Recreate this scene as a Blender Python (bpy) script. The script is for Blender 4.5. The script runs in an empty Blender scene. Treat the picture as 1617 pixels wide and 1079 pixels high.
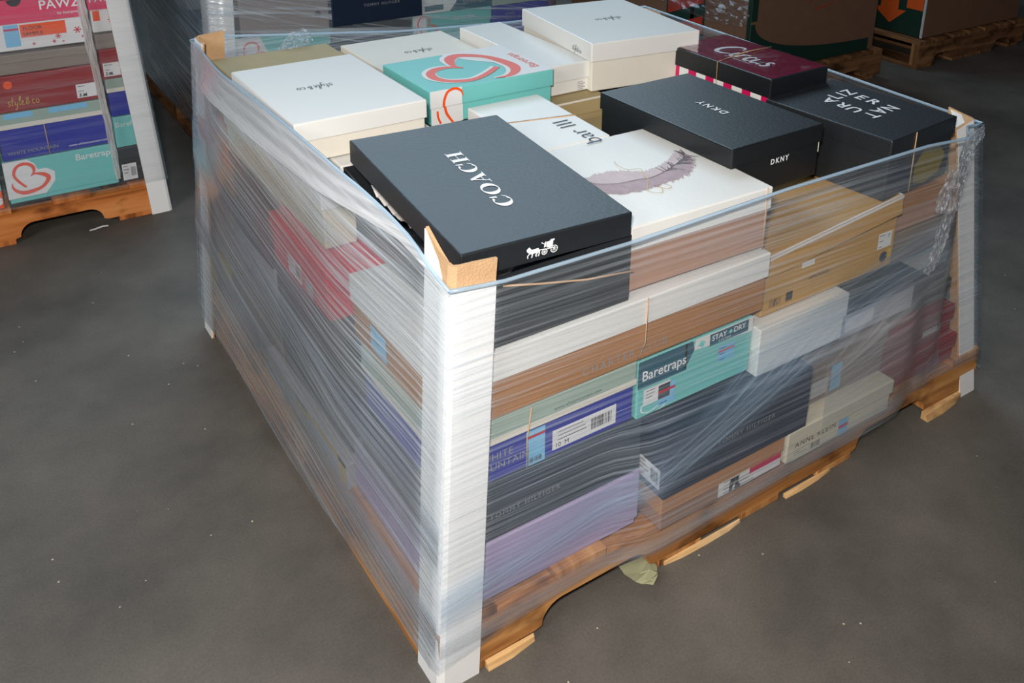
import bpy, bmesh, math, random
from mathutils import Vector, Matrix, noise
random.seed(7)
SC = bpy.context.scene
COL = SC.collection

# ------------------------------------------------------------------ camera
cam_d = bpy.data.cameras.new('camera')
cam = bpy.data.objects.new('camera', cam_d)
COL.objects.link(cam)
R_ = Vector((0.82135, -0.57009, 0.01953)); U_ = Vector((0.18597, 0.29999, 0.93564)); F_ = Vector((0.53926, 0.76485, -0.35242))
m = Matrix(((R_.x, U_.x, -F_.x, -0.4168), (R_.y, U_.y, -F_.y, -0.8438), (R_.z, U_.z, -F_.z, 1.17141), (0, 0, 0, 1)))
cam.matrix_world = m
cam_d.sensor_width = 36.0
cam_d.lens = 1501.353 / 1617 * 36.0
cam_d.shift_x = -(884.426 - 808.5) / 1617
cam_d.shift_y = (197.613 - 539.5) / 1617
cam_d.clip_start = 0.02
SC.camera = cam

# ------------------------------------------------------------------ world, lights, exposure
w = bpy.data.worlds.new('World'); SC.world = w; w.use_nodes = True
w.node_tree.nodes['Background'].inputs[0].default_value = (0.55, 0.72, 1.0, 1)
w.node_tree.nodes['Background'].inputs[1].default_value = 0.06

def area(name, loc, target, sx, sy, power, color):
    l = bpy.data.lights.new(name, 'AREA'); l.shape = 'RECTANGLE'; l.size = sx; l.size_y = sy
    l.energy = power; l.color = color
    o = bpy.data.objects.new(name, l); COL.objects.link(o); o.location = loc
    o.rotation_euler = (Vector(target) - Vector(loc)).to_track_quat('-Z', 'Y').to_euler()
    return o
area('flash_light', (-0.52, -0.88, 1.36), (0.35, 0.45, 0.3), 0.10, 0.07, 34.0, (1.0, 0.93, 0.86))
area('skylight', (1.7, 3.3, 3.2), (0.35, 0.3, 0.4), 3.0, 2.0, 98.0, (0.62, 0.84, 1.0))
area('left_fill_light', (-2.9, -0.9, 2.3), (-0.3, 1.4, 0.4), 1.4, 1.2, 62.0, (0.92, 0.96, 1.0))  # added fill lamp from the left, lifting the left background load and left side

SC.view_settings.view_transform = 'Standard'
SC.view_settings.look = 'None'
SC.view_settings.gamma = 1.0
SC.view_settings.use_curve_mapping = False
SC.view_settings.exposure = 0.0

# ------------------------------------------------------------------ materials
def lin(c):
    return tuple(((v / 255) / 12.92 if v / 255 <= 0.04045 else ((v / 255 + 0.055) / 1.055) ** 2.4) for v in c) + (1.0,)

_m = {}
def mat(name, rgb, rough=0.5, spec=0.4, var=0.06, bump=0.05, nscale=(18, 18, 18), coat=0.0):
    """coated or raw paper, print and plastic: colour with slight tonal noise and a fine bump"""
    if name in _m: return _m[name]
    M = bpy.data.materials.new(name); M.use_nodes = True
    nt = M.node_tree; N = nt.nodes; L = nt.links
    b = N['Principled BSDF']
    b.inputs['Roughness'].default_value = rough
    b.inputs['Specular IOR Level'].default_value = spec
    b.inputs['Coat Weight'].default_value = coat
    b.inputs['Coat Roughness'].default_value = 0.25
    tc = N.new('ShaderNodeTexCoord'); mp = N.new('ShaderNodeMapping'); mp.inputs['Scale'].default_value = nscale
    L.new(tc.outputs['Object'], mp.inputs[0])
    nz = N.new('ShaderNodeTexNoise'); nz.inputs['Scale'].default_value = 1.0; nz.inputs['Detail'].default_value = 6
    L.new(mp.outputs[0], nz.inputs['Vector'])
    c = lin(rgb)
    mx = N.new('ShaderNodeMix'); mx.data_type = 'RGBA'
    mx.inputs[6].default_value = tuple(max(0, v * (1 - var * 2)) for v in c[:3]) + (1,)
    mx.inputs[7].default_value = tuple(min(1, v * (1 + var * 2)) for v in c[:3]) + (1,)
    L.new(nz.outputs['Fac'], mx.inputs[0]); L.new(mx.outputs[2], b.inputs['Base Color'])
    if bump:
        n2 = N.new('ShaderNodeTexNoise'); n2.inputs['Scale'].default_value = 9.0; n2.inputs['Detail'].default_value = 3
        L.new(mp.outputs[0], n2.inputs['Vector'])
        bp = N.new('ShaderNodeBump'); bp.inputs['Strength'].default_value = bump * 4; bp.inputs['Distance'].default_value = 0.002
        L.new(n2.outputs['Fac'], bp.inputs['Height']); L.new(bp.outputs[0], b.inputs['Normal'])
    _m[name] = M
    return M

def wood(name, c1, c2, c3):
    if name in _m: return _m[name]
    M = bpy.data.materials.new(name); M.use_nodes = True
    nt = M.node_tree; N = nt.nodes; L = nt.links
    b = N['Principled BSDF']; b.inputs['Roughness'].default_value = 0.75; b.inputs['Specular IOR Level'].default_value = 0.2
    tc = N.new('ShaderNodeTexCoord')
    mp = N.new('ShaderNodeMapping'); mp.inputs['Scale'].default_value = (2.5, 26, 26); L.new(tc.outputs['UV'], mp.inputs[0])
    nz = N.new('ShaderNodeTexNoise'); nz.inputs['Scale'].default_value = 1; nz.inputs['Detail'].default_value = 7; nz.inputs['Distortion'].default_value = 1.2
    L.new(mp.outputs[0], nz.inputs['Vector'])
    cr = N.new('ShaderNodeValToRGB'); e = cr.color_ramp.elements
    e[0].position = 0.3; e[0].color = lin(c1); e[1].position = 0.72; e[1].color = lin(c3)
    m_ = e.new(0.5); m_.color = lin(c2)
    L.new(nz.outputs['Fac'], cr.inputs[0])
    mp2 = N.new('ShaderNodeMapping'); mp2.inputs['Scale'].default_value = (9, 14, 14); L.new(tc.outputs['UV'], mp2.inputs[0])
    kn = N.new('ShaderNodeTexNoise'); kn.inputs['Scale'].default_value = 1.0; kn.inputs['Detail'].default_value = 3
    L.new(mp2.outputs[0], kn.inputs['Vector'])
    r2 = N.new('ShaderNodeValToRGB'); r2.color_ramp.elements[0].position = 0.33; r2.color_ramp.elements[1].position = 0.46
    r2.color_ramp.elements[0].color = (0.16, 0.11, 0.07, 1); r2.color_ramp.elements[1].color = (1, 1, 1, 1)
    L.new(kn.outputs['Fac'], r2.inputs[0])
    mx = N.new('ShaderNodeMix'); mx.data_type = 'RGBA'; mx.blend_type = 'MULTIPLY'; mx.inputs[0].default_value = 0.75
    L.new(cr.outputs[0], mx.inputs[6]); L.new(r2.outputs[0], mx.inputs[7]); L.new(mx.outputs[2], b.inputs['Base Color'])
    bp = N.new('ShaderNodeBump'); bp.inputs['Strength'].default_value = 0.5; bp.inputs['Distance'].default_value = 0.003
    L.new(nz.outputs['Fac'], bp.inputs['Height']); L.new(bp.outputs[0], b.inputs['Normal'])
    _m[name] = M
    return M

def film_mat(name, base=0.15, streak=0.5, tint=(0.80, 0.86, 0.92), scale=(2.2, 60), rough=0.16, seed=0.0, gloss=0.5, sparkle=0.3, facing=0.3, swirl=0.30, angs=(0.03, -0.07), thr=0.46, fade=False):
    """clear stretch film: transparent sheet with milky streaks where it is stretched, and a glossy skin"""
    M = bpy.data.materials.new(name); M.use_nodes = True
    nt = M.node_tree; N = nt.nodes; L = nt.links
    N.remove(N['Principled BSDF']); out = N['Material Output']
    uv = N.new('ShaderNodeTexCoord')
    def streaks(ang, sc, det, lo, hi, off=0.0):
        mp = N.new('ShaderNodeMapping'); mp.vector_type = 'POINT'
        mp.inputs['Rotation'].default_value = (0, 0, ang); mp.inputs['Location'].default_value = (seed + off, off * 3.1, 0)
        L.new(uv.outputs['UV'], mp.inputs[0])
        m2 = N.new('ShaderNodeMapping'); m2.inputs['Scale'].default_value = (sc[0], sc[1], 1); L.new(mp.outputs[0], m2.inputs[0])
        nz = N.new('ShaderNodeTexNoise'); nz.inputs['Scale'].default_value = 1; nz.inputs['Detail'].default_value = det; nz.inputs['Roughness'].default_value = 0.65
        L.new(m2.outputs[0], nz.inputs['Vector'])
        mr = N.new('ShaderNodeMapRange'); mr.inputs['From Min'].default_value = lo; mr.inputs['From Max'].default_value = hi
        L.new(nz.outputs['Fac'], mr.inputs[0])
        return mr.outputs[0], nz.outputs['Fac']
    a, ah = streaks(angs[0], scale, 4, thr, thr + 0.26)
    b, bh = streaks(angs[1], (scale[0] * 0.8, scale[1] * 1.7), 3, thr + 0.05, thr + 0.30, 2.3)
    c, ch = streaks(swirl, (scale[0] * 0.9, scale[1] * 0.9), 4, thr + 0.08, thr + 0.34, 5.1)
    pz = N.new('ShaderNodeTexNoise'); pz.inputs['Scale'].default_value = 3.2; pz.inputs['Detail'].default_value = 2
    L.new(uv.outputs['UV'], pz.inputs['Vector'])
    pm = N.new('ShaderNodeMapRange'); pm.inputs['From Min'].default_value = 0.35; pm.inputs['From Max'].default_value = 0.65; pm.inputs['To Min'].default_value = 0.35; pm.inputs['To Max'].default_value = 1.0
    L.new(pz.outputs['Fac'], pm.inputs[0])
    def math_(op, x, y):
        n = N.new('ShaderNodeMath'); n.operation = op
        for i, v in enumerate((x, y)):
            if isinstance(v, float): n.inputs[i].default_value = v
            else: L.new(v, n.inputs[i])
        return n.outputs[0]
    s = math_('ADD', a, math_('MULTIPLY', b, 0.7)); s = math_('ADD', s, math_('MULTIPLY', c, 0.7))
    s = math_('MULTIPLY', math_('MULTIPLY', s, pm.outputs[0]), streak)
    lw = N.new('ShaderNodeLayerWeight'); lw.inputs['Blend'].default_value = 0.35
    s = math_('ADD', s, math_('MULTIPLY', lw.outputs['Facing'], facing))
    s = math_('ADD', s, base)
    cl = N.new('ShaderNodeClamp'); cl.inputs['Max'].default_value = 0.93; L.new(s, cl.inputs[0])
    fac_out = cl.outputs[0]
    if fade:
        sep = N.new('ShaderNodeSeparateXYZ'); L.new(uv.outputs['UV'], sep.inputs[0])
        av = math_('ABSOLUTE', sep.outputs[1], 0.0)
        fr_ = N.new('ShaderNodeMapRange'); fr_.interpolation_type = 'SMOOTHSTEP'; fr_.inputs['From Min'].default_value = 0.07; fr_.inputs['From Max'].default_value = 0.02
        L.new(av, fr_.inputs[0]); fac_out = math_('MULTIPLY', fac_out, fr_.outputs[0])
    hgt = math_('ADD', math_('MULTIPLY', ah, 1.0), math_('ADD', math_('MULTIPLY', bh, 0.6), math_('MULTIPLY', ch, 0.6)))
    bp = N.new('ShaderNodeBump'); bp.inputs['Strength'].default_value = sparkle; bp.inputs['Distance'].default_value = 0.004
    L.new(hgt, bp.inputs['Height'])
    tr = N.new('ShaderNodeBsdfTransparent'); tr.inputs[0].default_value = (0.97, 0.98, 0.99, 1)
    df = N.new('ShaderNodeBsdfDiffuse'); df.inputs[0].default_value = tint + (1,)
    tl = N.new('ShaderNodeBsdfTranslucent'); tl.inputs[0].default_value = tint + (1,)
    m0 = N.new('ShaderNodeMixShader'); m0.inputs[0].default_value = 0.45; L.new(df.outputs[0], m0.inputs[1]); L.new(tl.outputs[0], m0.inputs[2])
    m1 = N.new('ShaderNodeMixShader'); L.new(fac_out, m1.inputs[0]); L.new(tr.outputs[0], m1.inputs[1]); L.new(m0.outputs[0], m1.inputs[2])
    gl = N.new('ShaderNodeBsdfGlossy'); gl.inputs['Roughness'].default_value = rough; gl.inputs[0].default_value = (0.9, 0.95, 1, 1)
    L.new(bp.outputs[0], gl.inputs['Normal'])
    # reflectance of a thin clear sheet, the same from both sides
    lf = N.new('ShaderNodeLayerWeight'); lf.inputs['Blend'].default_value = 0.5; L.new(bp.outputs[0], lf.inputs['Normal'])
    fg = math_('ADD', math_('MULTIPLY', math_('POWER', lf.outputs['Facing'], 4.0), 0.9), 0.06)
    fg = math_('MULTIPLY', fg, gloss)
    cg = N.new('ShaderNodeClamp'); cg.inputs['Max'].default_value = 0.9; L.new(fg, cg.inputs[0]); fg = cg.outputs[0]
    if fade: fg = math_('MULTIPLY', fg, fr_.outputs[0])
    m2 = N.new('ShaderNodeMixShader'); L.new(fg, m2.inputs[0]); L.new(m1.outputs[0], m2.inputs[1]); L.new(gl.outputs[0], m2.inputs[2])
    L.new(m2.outputs[0], out.inputs['Surface'])
    return M

def floor_mat():
    M = bpy.data.materials.new('dark_concrete'); M.use_nodes = True
    nt = M.node_tree; N = nt.nodes; L = nt.links; b = N['Principled BSDF']
    tc = N.new('ShaderNodeTexCoord')
    n1 = N.new('ShaderNodeTexNoise'); n1.inputs['Scale'].default_value = 3.4; n1.inputs['Detail'].default_value = 8; n1.inputs['Roughness'].default_value = 0.62
    n2 = N.new('ShaderNodeTexNoise'); n2.inputs['Scale'].default_value = 260; n2.inputs['Detail'].default_value = 4
    n3 = N.new('ShaderNodeTexVoronoi'); n3.inputs['Scale'].default_value = 46; n3.inputs['Randomness'].default_value = 1
    for n in (n1, n2, n3): L.new(tc.outputs['Object'], n.inputs['Vector'])
    cr = N.new('ShaderNodeValToRGB'); e = cr.color_ramp.elements
    e[0].position = 0.32; e[0].color = lin((76, 73, 68)); e[1].position = 0.7; e[1].color = lin((104, 99, 92))
    L.new(n1.outputs['Fac'], cr.inputs[0])
    g = N.new('ShaderNodeMapRange'); g.inputs['From Min'].default_value = 0.3; g.inputs['From Max'].default_value = 0.7; g.inputs['To Min'].default_value = 0.84; g.inputs['To Max'].default_value = 1.14
    L.new(n2.outputs['Fac'], g.inputs[0])
    mx = N.new('ShaderNodeMix'); mx.data_type = 'RGBA'; mx.blend_type = 'MULTIPLY'; mx.inputs[0].default_value = 0.8
    L.new(cr.outputs[0], mx.inputs[6]); L.new(g.outputs[0], mx.inputs[7])
    # small pale grit: only some of the cells carry a speck
    sp = N.new('ShaderNodeMath'); sp.operation = 'LESS_THAN'; sp.inputs[1].default_value = 0.075; L.new(n3.outputs['Distance'], sp.inputs[0])
    sx = N.new('ShaderNodeSeparateColor'); L.new(n3.outputs['Color'], sx.inputs[0])
    s2 = N.new('ShaderNodeMath'); s2.operation = 'GREATER_THAN'; s2.inputs[1].default_value = 0.90; L.new(sx.outputs[0], s2.inputs[0])
    s3 = N.new('ShaderNodeMath'); s3.operation = 'MULTIPLY'; L.new(sp.outputs[0], s3.inputs[0]); L.new(s2.outputs[0], s3.inputs[1])
    m2 = N.new('ShaderNodeMix'); m2.data_type = 'RGBA'; m2.inputs[7].default_value = lin((190, 180, 160))
    L.new(s3.outputs[0], m2.inputs[0]); L.new(mx.outputs[2], m2.inputs[6]); L.new(m2.outputs[2], b.inputs['Base Color'])
    rr = N.new('ShaderNodeMapRange'); rr.inputs['To Min'].default_value = 0.5; rr.inputs['To Max'].default_value = 0.75; L.new(n1.outputs['Fac'], rr.inputs[0])
    L.new(rr.outputs[0], b.inputs['Roughness']); b.inputs['Specular IOR Level'].default_value = 0.3
    bp = N.new('ShaderNodeBump'); bp.inputs['Strength'].default_value = 0.2; bp.inputs['Distance'].default_value = 0.001
    L.new(n2.outputs['Fac'], bp.inputs['Height']); L.new(bp.outputs[0], b.inputs['Normal'])
    return M

WHITE = mat('white_coated_card', (220, 220, 216), 0.35, 0.5, 0.01, 0.02)
IVORY = mat('ivory_card', (218, 213, 200), 0.45, 0.4, 0.02, 0.03)
CREAM = mat('cream_card', (206, 198, 176), 0.5, 0.3, 0.02, 0.03)
BLACK = mat('black_paper', (27, 31, 35), 0.46, 0.6, 0.1, 0.06)
BLACKM = mat('black_satin_paper', (20, 24, 27), 0.42, 0.55, 0.1, 0.04)
KRAFT = mat('kraft_card', (176, 128, 88), 0.7, 0.2, 0.06, 0.08)
TAN = mat('tan_card', (166, 148, 108), 0.6, 0.25, 0.03, 0.04)
GOLD = mat('gold_brown_card', (190, 146, 78), 0.5, 0.4, 0.04, 0.04)
BROWN = mat('brown_card', (162, 110, 58), 0.6, 0.3, 0.08, 0.06)
PINKTAN = mat('dusty_tan_card', (172, 134, 112), 0.6, 0.3, 0.04, 0.04)
TEAL = mat('teal_card', (112, 192, 188), 0.42, 0.4, 0.01, 0.02)
TEALP = mat('teal_print', (112, 206, 200), 0.4, 0.4, 0.01, 0.0)
DTEAL = mat('dark_teal_print', (20, 84, 104), 0.4, 0.4, 0.01, 0.0)
CORAL = mat('coral_print', (226, 92, 72), 0.4, 0.4, 0.01, 0.0)
ORANGE = mat('orange_print', (236, 84, 24), 0.4, 0.4, 0.01, 0.0)
BLUE = mat('royal_blue_card', (28, 38, 150), 0.42, 0.4, 0.03, 0.02)
NAVY = mat('navy_card', (22, 36, 58), 0.42, 0.45, 0.06, 0.03)
SLATE = mat('slate_card', (48, 58, 70), 0.45, 0.4, 0.06, 0.03)
LAV = mat('lavender_card', (172, 156, 190), 0.5, 0.3, 0.03, 0.03)
RED = mat('dark_red_card', (142, 22, 28), 0.45, 0.4, 0.05, 0.03)
BRED = mat('bright_red_card', (214, 30, 60), 0.4, 0.4, 0.03, 0.02)
PINK = mat('hot_pink_card', (216, 60, 100), 0.4, 0.4, 0.03, 0.02)
MAROON = mat('maroon_gloss', (126, 18, 54), 0.22, 0.5, 0.1, 0.03, coat=0.4)
MAGENTA = mat('magenta_print', (196, 20, 84), 0.4, 0.4, 0.01, 0.0)
GREY = mat('grey_brown_card', (134, 122, 112), 0.55, 0.3, 0.04, 0.04)
LGREY = mat('light_grey_card', (176, 176, 178), 0.5, 0.3, 0.03, 0.03)
DGREEN = mat('dark_grey_green_card', (66, 72, 68), 0.55, 0.3, 0.06, 0.04)
YELLOW = mat('yellow_print', (206, 174, 52), 0.45, 0.3, 0.03, 0.0)
OLIVEY = mat('mustard_blotch', (128, 110, 14), 0.45, 0.3, 0.1, 0.0, nscale=(40, 40, 40))
STRIPC = mat('sage_card', (150, 170, 158), 0.45, 0.3, 0.03, 0.02)
SKYB = mat('sky_blue_sticker', (120, 186, 224), 0.4, 0.4, 0.01, 0.0)
STICK = mat('white_sticker', (222, 222, 222), 0.45, 0.3, 0.01, 0.0)
INKW = mat('white_ink', (232, 234, 236), 0.5, 0.3, 0.0, 0.0)
INKG = mat('grey_ink', (138, 140, 142), 0.5, 0.3, 0.0, 0.0)
INKD = mat('dark_ink', (44, 46, 50), 0.5, 0.3, 0.0, 0.0)
INKGR = mat('green_grey_ink', (84, 100, 98), 0.5, 0.3, 0.0, 0.0)
INKN = mat('navy_ink', (30, 56, 78), 0.5, 0.3, 0.0, 0.0)
INKR = mat('crimson_print', (196, 44, 70), 0.5, 0.3, 0.0, 0.0)
INKGOLD = mat('gold_ink', (196, 160, 84), 0.35, 0.5, 0.0, 0.0)
BOARD = mat('raw_fibreboard', (196, 160, 122), 0.85, 0.1, 0.08, 0.12, nscale=(40, 40, 40))
BOARDB = mat('brown_fibreboard', (168, 118, 66), 0.85, 0.1, 0.05, 0.08)
POSTW = mat('white_board_facing', (236, 236, 234), 0.4, 0.4, 0.01, 0.02)
TWINE = mat('twine', (196, 160, 124), 0.8, 0.1, 0.1, 0.0)
TISSUE = mat('tissue_paper', (226, 222, 220), 0.7, 0.2, 0.03, 0.1)
WOODM = wood('pallet_wood', (120, 74, 36), (178, 120, 66), (214, 160, 100))
WOODL = wood('fresh_split_wood', (186, 142, 92), (214, 172, 118), (236, 204, 158))
WOODO = wood('orange_pallet_wood', (150, 84, 36), (196, 116, 58), (220, 146, 84))
WOODD = wood('aged_pallet_wood', (86, 58, 36), (120, 84, 54), (150, 110, 74))
CORR = mat('brown_corrugated_board', (112, 84, 66), 0.8, 0.15, 0.06, 0.06)
CORRL = mat('tan_corrugated_board', (168, 118, 78), 0.8, 0.15, 0.06, 0.06)
BIND = mat('dark_green_print', (18, 48, 40), 0.6, 0.3, 0.05, 0.02)
BINR = mat('brick_red_print', (158, 50, 34), 0.6, 0.3, 0.05, 0.02)
BINO = mat('burnt_orange_print', (196, 84, 30), 0.6, 0.3, 0.05, 0.02)

# ------------------------------------------------------------------ object helpers
def link(name, me, parent=None, m=None):
    o = bpy.data.objects.new(name, me); COL.objects.link(o)
    if m is not None and me is not None: me.materials.clear(); me.materials.append(m)
    if parent: o.parent = parent
    return o

def bm_obj(name, bm, m, parent=None, smooth=False):
    me = bpy.data.meshes.new(name)
    bmesh.ops.recalc_face_normals(bm, faces=bm.faces[:])
    if smooth:
        for f in bm.faces: f.smooth = True
    bm.to_mesh(me); bm.free()
    return link(name, me, parent, m)

def empty(name, loc, rz, label, cat, group=None):
    o = bpy.data.objects.new(name, None); COL.objects.link(o)
    o.location = loc; o.rotation_euler = (0, 0, rz); o.empty_display_size = 0.05
    tag(o, label, cat, group)
    return o

def tag(o, label, cat, group=None):
    o['label'] = label; o['category'] = cat
    if group: o['group'] = group
    return o

def struct(o):
    o['kind'] = 'structure'
    return o

def add_box(bm, x0, x1, y0, y1, z0, z1, bev=0.0, uvaxis=None):
    r = bmesh.ops.create_cube(bm, size=1.0)
    vs = r['verts']
    bmesh.ops.scale(bm, vec=(x1 - x0, y1 - y0, z1 - z0), verts=vs)
    bmesh.ops.translate(bm, vec=((x0 + x1) / 2, (y0 + y1) / 2, (z0 + z1) / 2), verts=vs)
    if bev > 0:
        es = list({e for v in vs for e in v.link_edges})
        bmesh.ops.bevel(bm, geom=es, offset=bev, segments=2, affect='EDGES', profile=0.5)

def wood_uv(o, axis):
    """lengthwise grain: u runs along the board"""
    me = o.data; uvl = me.uv_layers.new(name='UVMap'); off = random.random() * 20
    for p in me.polygons:
        for li in p.loop_indices:
            v = me.vertices[me.loops[li].vertex_index].co
            a = [v.x, v.y, v.z]; u = a.pop(axis)
            n = p.normal; nn = [n.x, n.y, n.z]; nn.pop(axis)
            t = a[1] if abs(nn[0]) > abs(nn[1]) else a[0]
            uvl.data[li].uv = (u + off, t + off * 0.37)

def board(name, parent, x0, x1, y0, y1, z0, z1, m, axis, jag=0.0):
    bm = bmesh.new(); add_box(bm, x0, x1, y0, y1, z0, z1, 0.0015)
    o = bm_obj(name, bm, m, parent); wood_uv(o, axis)
    return o

def tube(name, pts, r, m, parent, seg=6, smooth=True):
    bm = bmesh.new(); rings = []
    for i, p in enumerate(pts):
        p = Vector(p); a = Vector(pts[max(i - 1, 0)]); b = Vector(pts[min(i + 1, len(pts) - 1)])
        d = (b - a).normalized(); up = Vector((0, 0, 1)) if abs(d.z) < 0.9 else Vector((1, 0, 0))
        s = d.cross(up).normalized(); t = s.cross(d)
        rings.append([bm.verts.new(p + (s * math.cos(k * 2 * math.pi / seg) + t * math.sin(k * 2 * math.pi / seg)) * r) for k in range(seg)])
    for i in range(len(rings) - 1):
        for k in range(seg):
            bm.faces.new((rings[i][k], rings[i][(k + 1) % seg], rings[i + 1][(k + 1) % seg], rings[i + 1][k]))
    bm.faces.new(rings[0][::-1]); bm.faces.new(rings[-1])
    return bm_obj(name, bm, m, parent, smooth)

# ---- lettering: built-in font to mesh, cached
_t = {}
def text_mesh(s, size=1.0, bold=0.0, shear=0.0, sx=1.0, spacing=1.0):
    k = (s, round(bold, 4), shear, sx, spacing)
    if k not in _t:
        cu = bpy.data.curves.new('lettering', 'FONT'); cu.body = s; cu.size = 1.0; cu.offset = bold; cu.shear = shear
        cu.align_x = 'LEFT'; cu.resolution_u = 3; cu.space_character = spacing
        o = bpy.data.objects.new('lettering', cu); COL.objects.link(o)
        bpy.context.view_layer.update()
        dg = bpy.context.evaluated_depsgraph_get()
        me = bpy.data.meshes.new_from_object(o.evaluated_get(dg))
        vs = [v.co.copy() for v in me.vertices]; fs = [tuple(p.vertices) for p in me.polygons]
        bpy.data.objects.remove(o); bpy.data.curves.remove(cu); bpy.data.meshes.remove(me)
        x0 = min(v.x for v in vs); x1 = max(v.x for v in vs)
        vs = [Vector(((v.x - x0) * sx, v.y, 0)) for v in vs]
        _t[k] = (vs, fs, (x1 - x0) * sx)
    vs, fs, wd = _t[k]
    return [v * size for v in vs], fs, wd * size

# calligraphic ribbon: list of (x,y,width)
def ribbon(pts, closed=False):
    n = len(pts); vs = []; fs = []
    for i, (x, y, wd) in enumerate(pts):
        a = pts[(i - 1) % n] if (closed or i > 0) else pts[i]; b = pts[(i + 1) % n] if (closed or i < n - 1) else pts[i]
        d = Vector((b[0] - a[0], b[1] - a[1])); d = d.normalized() if d.length > 0 else Vector((1, 0))
        p = Vector((-d.y, d.x)) * wd / 2
        vs += [Vector((x + p.x, y + p.y, 0)), Vector((x - p.x, y - p.y, 0))]
    for i in range(n - 1 + (1 if closed else 0)):
        j = (i + 1) % n
        fs.append((2 * i, 2 * i + 1, 2 * j + 1, 2 * j))
    return vs, fs

def smooth_pts(P, n=8):
    """Catmull-Rom through (x,y,w)"""
    out = []
    for i in range(len(P) - 1):
        p0 = P[max(i - 1, 0)]; p1 = P[i]; p2 = P[i + 1]; p3 = P[min(i + 2, len(P) - 1)]
        for k in range(n):
            t = k / n
            out.append(tuple(0.5 * (2 * p1[c] + (p2[c] - p0[c]) * t + (2 * p0[c] - 5 * p1[c] + 4 * p2[c] - p3[c]) * t * t + (3 * p1[c] - p0[c] - 3 * p2[c] + p3[c]) * t ** 3) for c in range(3)))
    out.append(P[-1])
    return out

def merge(parts):
    vs = []; fs = []
    for n_, (v, f) in enumerate(parts):
        o = len(vs); vs += [Vector((p.x, p.y, p.z + n_ * 5e-6)) for p in v]; fs += [tuple(i + o for i in q) for q in f]
    return vs, fs

def xf(vf, sc=1.0, dx=0.0, dy=0.0, rot=0.0):
    c, s = math.cos(rot), math.sin(rot)
    return [Vector(((v.x * c - v.y * s) * sc + dx, (v.x * s + v.y * c) * sc + dy, v.z)) for v in vf[0]], vf[1]

def quad(x0, y0, x1, y1):
    return [Vector((x0, y0, 0)), Vector((x1, y0, 0)), Vector((x1, y1, 0)), Vector((x0, y1, 0))], [(0, 1, 2, 3)]

def poly(pts):
    return [Vector((x, y, 0)) for x, y in pts], [tuple(range(len(pts)))]

def ring2(cx, cy, ro, ri, n=20, a0=0, a1=360):
    P = []
    for i in range(n + 1):
        a = math.radians(a0 + (a1 - a0) * i / n); P.append((cx + (ro + ri) / 2 * math.cos(a), cy + (ro + ri) / 2 * math.sin(a), ro - ri))
    return ribbon(P)

def contrast_arc(cx, cy, rx, ry, thick, thin, a0, a1, n=28):
    """arc whose stroke is heavy at the sides and hairline at top and bottom (modern serif)"""
    vs = []; fs = []
    for i in range(n + 1):
        a = math.radians(a0 + (a1 - a0) * i / n)
        co, si = math.cos(a), math.sin(a)
        vs.append(Vector((cx + rx * co, cy + ry * si, 0)))
        vs.append(Vector((cx + (rx - thick) * co, cy + (ry - thin) * si, 0)))
    for i in range(n): fs.append((2 * i, 2 * i + 1, 2 * i + 3, 2 * i + 2))
    return vs, fs

def serif_word_coach():
    P = []; x = 0
    def C(x):
        q = [contrast_arc(x + 0.45, 0.5, 0.45, 0.52, 0.25, 0.06, 48, 312)]
        q.append(poly([(x + 0.72, 0.62), (x + 0.86, 0.62), (x + 0.86, 1.02), (x + 0.80, 1.02)]))
        q.append(poly([(x + 0.74, 0.08), (x + 0.86, 0.30), (x + 0.84, 0.33), (x + 0.70, 0.12)]))
        return q
    P += C(0)
    P.append(contrast_arc(1.5, 0.5, 0.49, 0.52, 0.24, 0.06, 0, 360, 40))
    x = 2.05
    P += [poly([(x + 0.10, 0.0), (x + 0.17, 0.0), (x + 0.46, 0.9), (x + 0.42, 1.02)]), poly([(x + 0.36, 1.02), (x + 0.50, 1.02), (x + 0.88, 0.0), (x + 0.62, 0.0)]),
          quad(x + 0.22, 0.30, x + 0.64, 0.35), quad(x + 0.0, 0.0, x + 0.27, 0.045), quad(x + 0.52, 0.0, x + 0.98, 0.045)]
    P += [xf(q, 1, 3.1, 0) for q in C(0)]
    x = 4.1
    P += [quad(x + 0.10, 0, x + 0.33, 1), quad(x + 0.68, 0, x + 0.91, 1), quad(x + 0.3, 0.48, x + 0.7, 0.53)]
    for a in (0.0, 0.58): P += [quad(x + a, 0, x + a + 0.43, 0.045), quad(x + a, 0.955, x + a + 0.43, 1.0)]
    v, f = merge(P)
    return v, f, 5.1

def script_word(strokes, w=0.07):
    return merge([ribbon(smooth_pts([(x, y, w * k) for (x, y, k) in s], 4)) for s in strokes])

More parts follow.
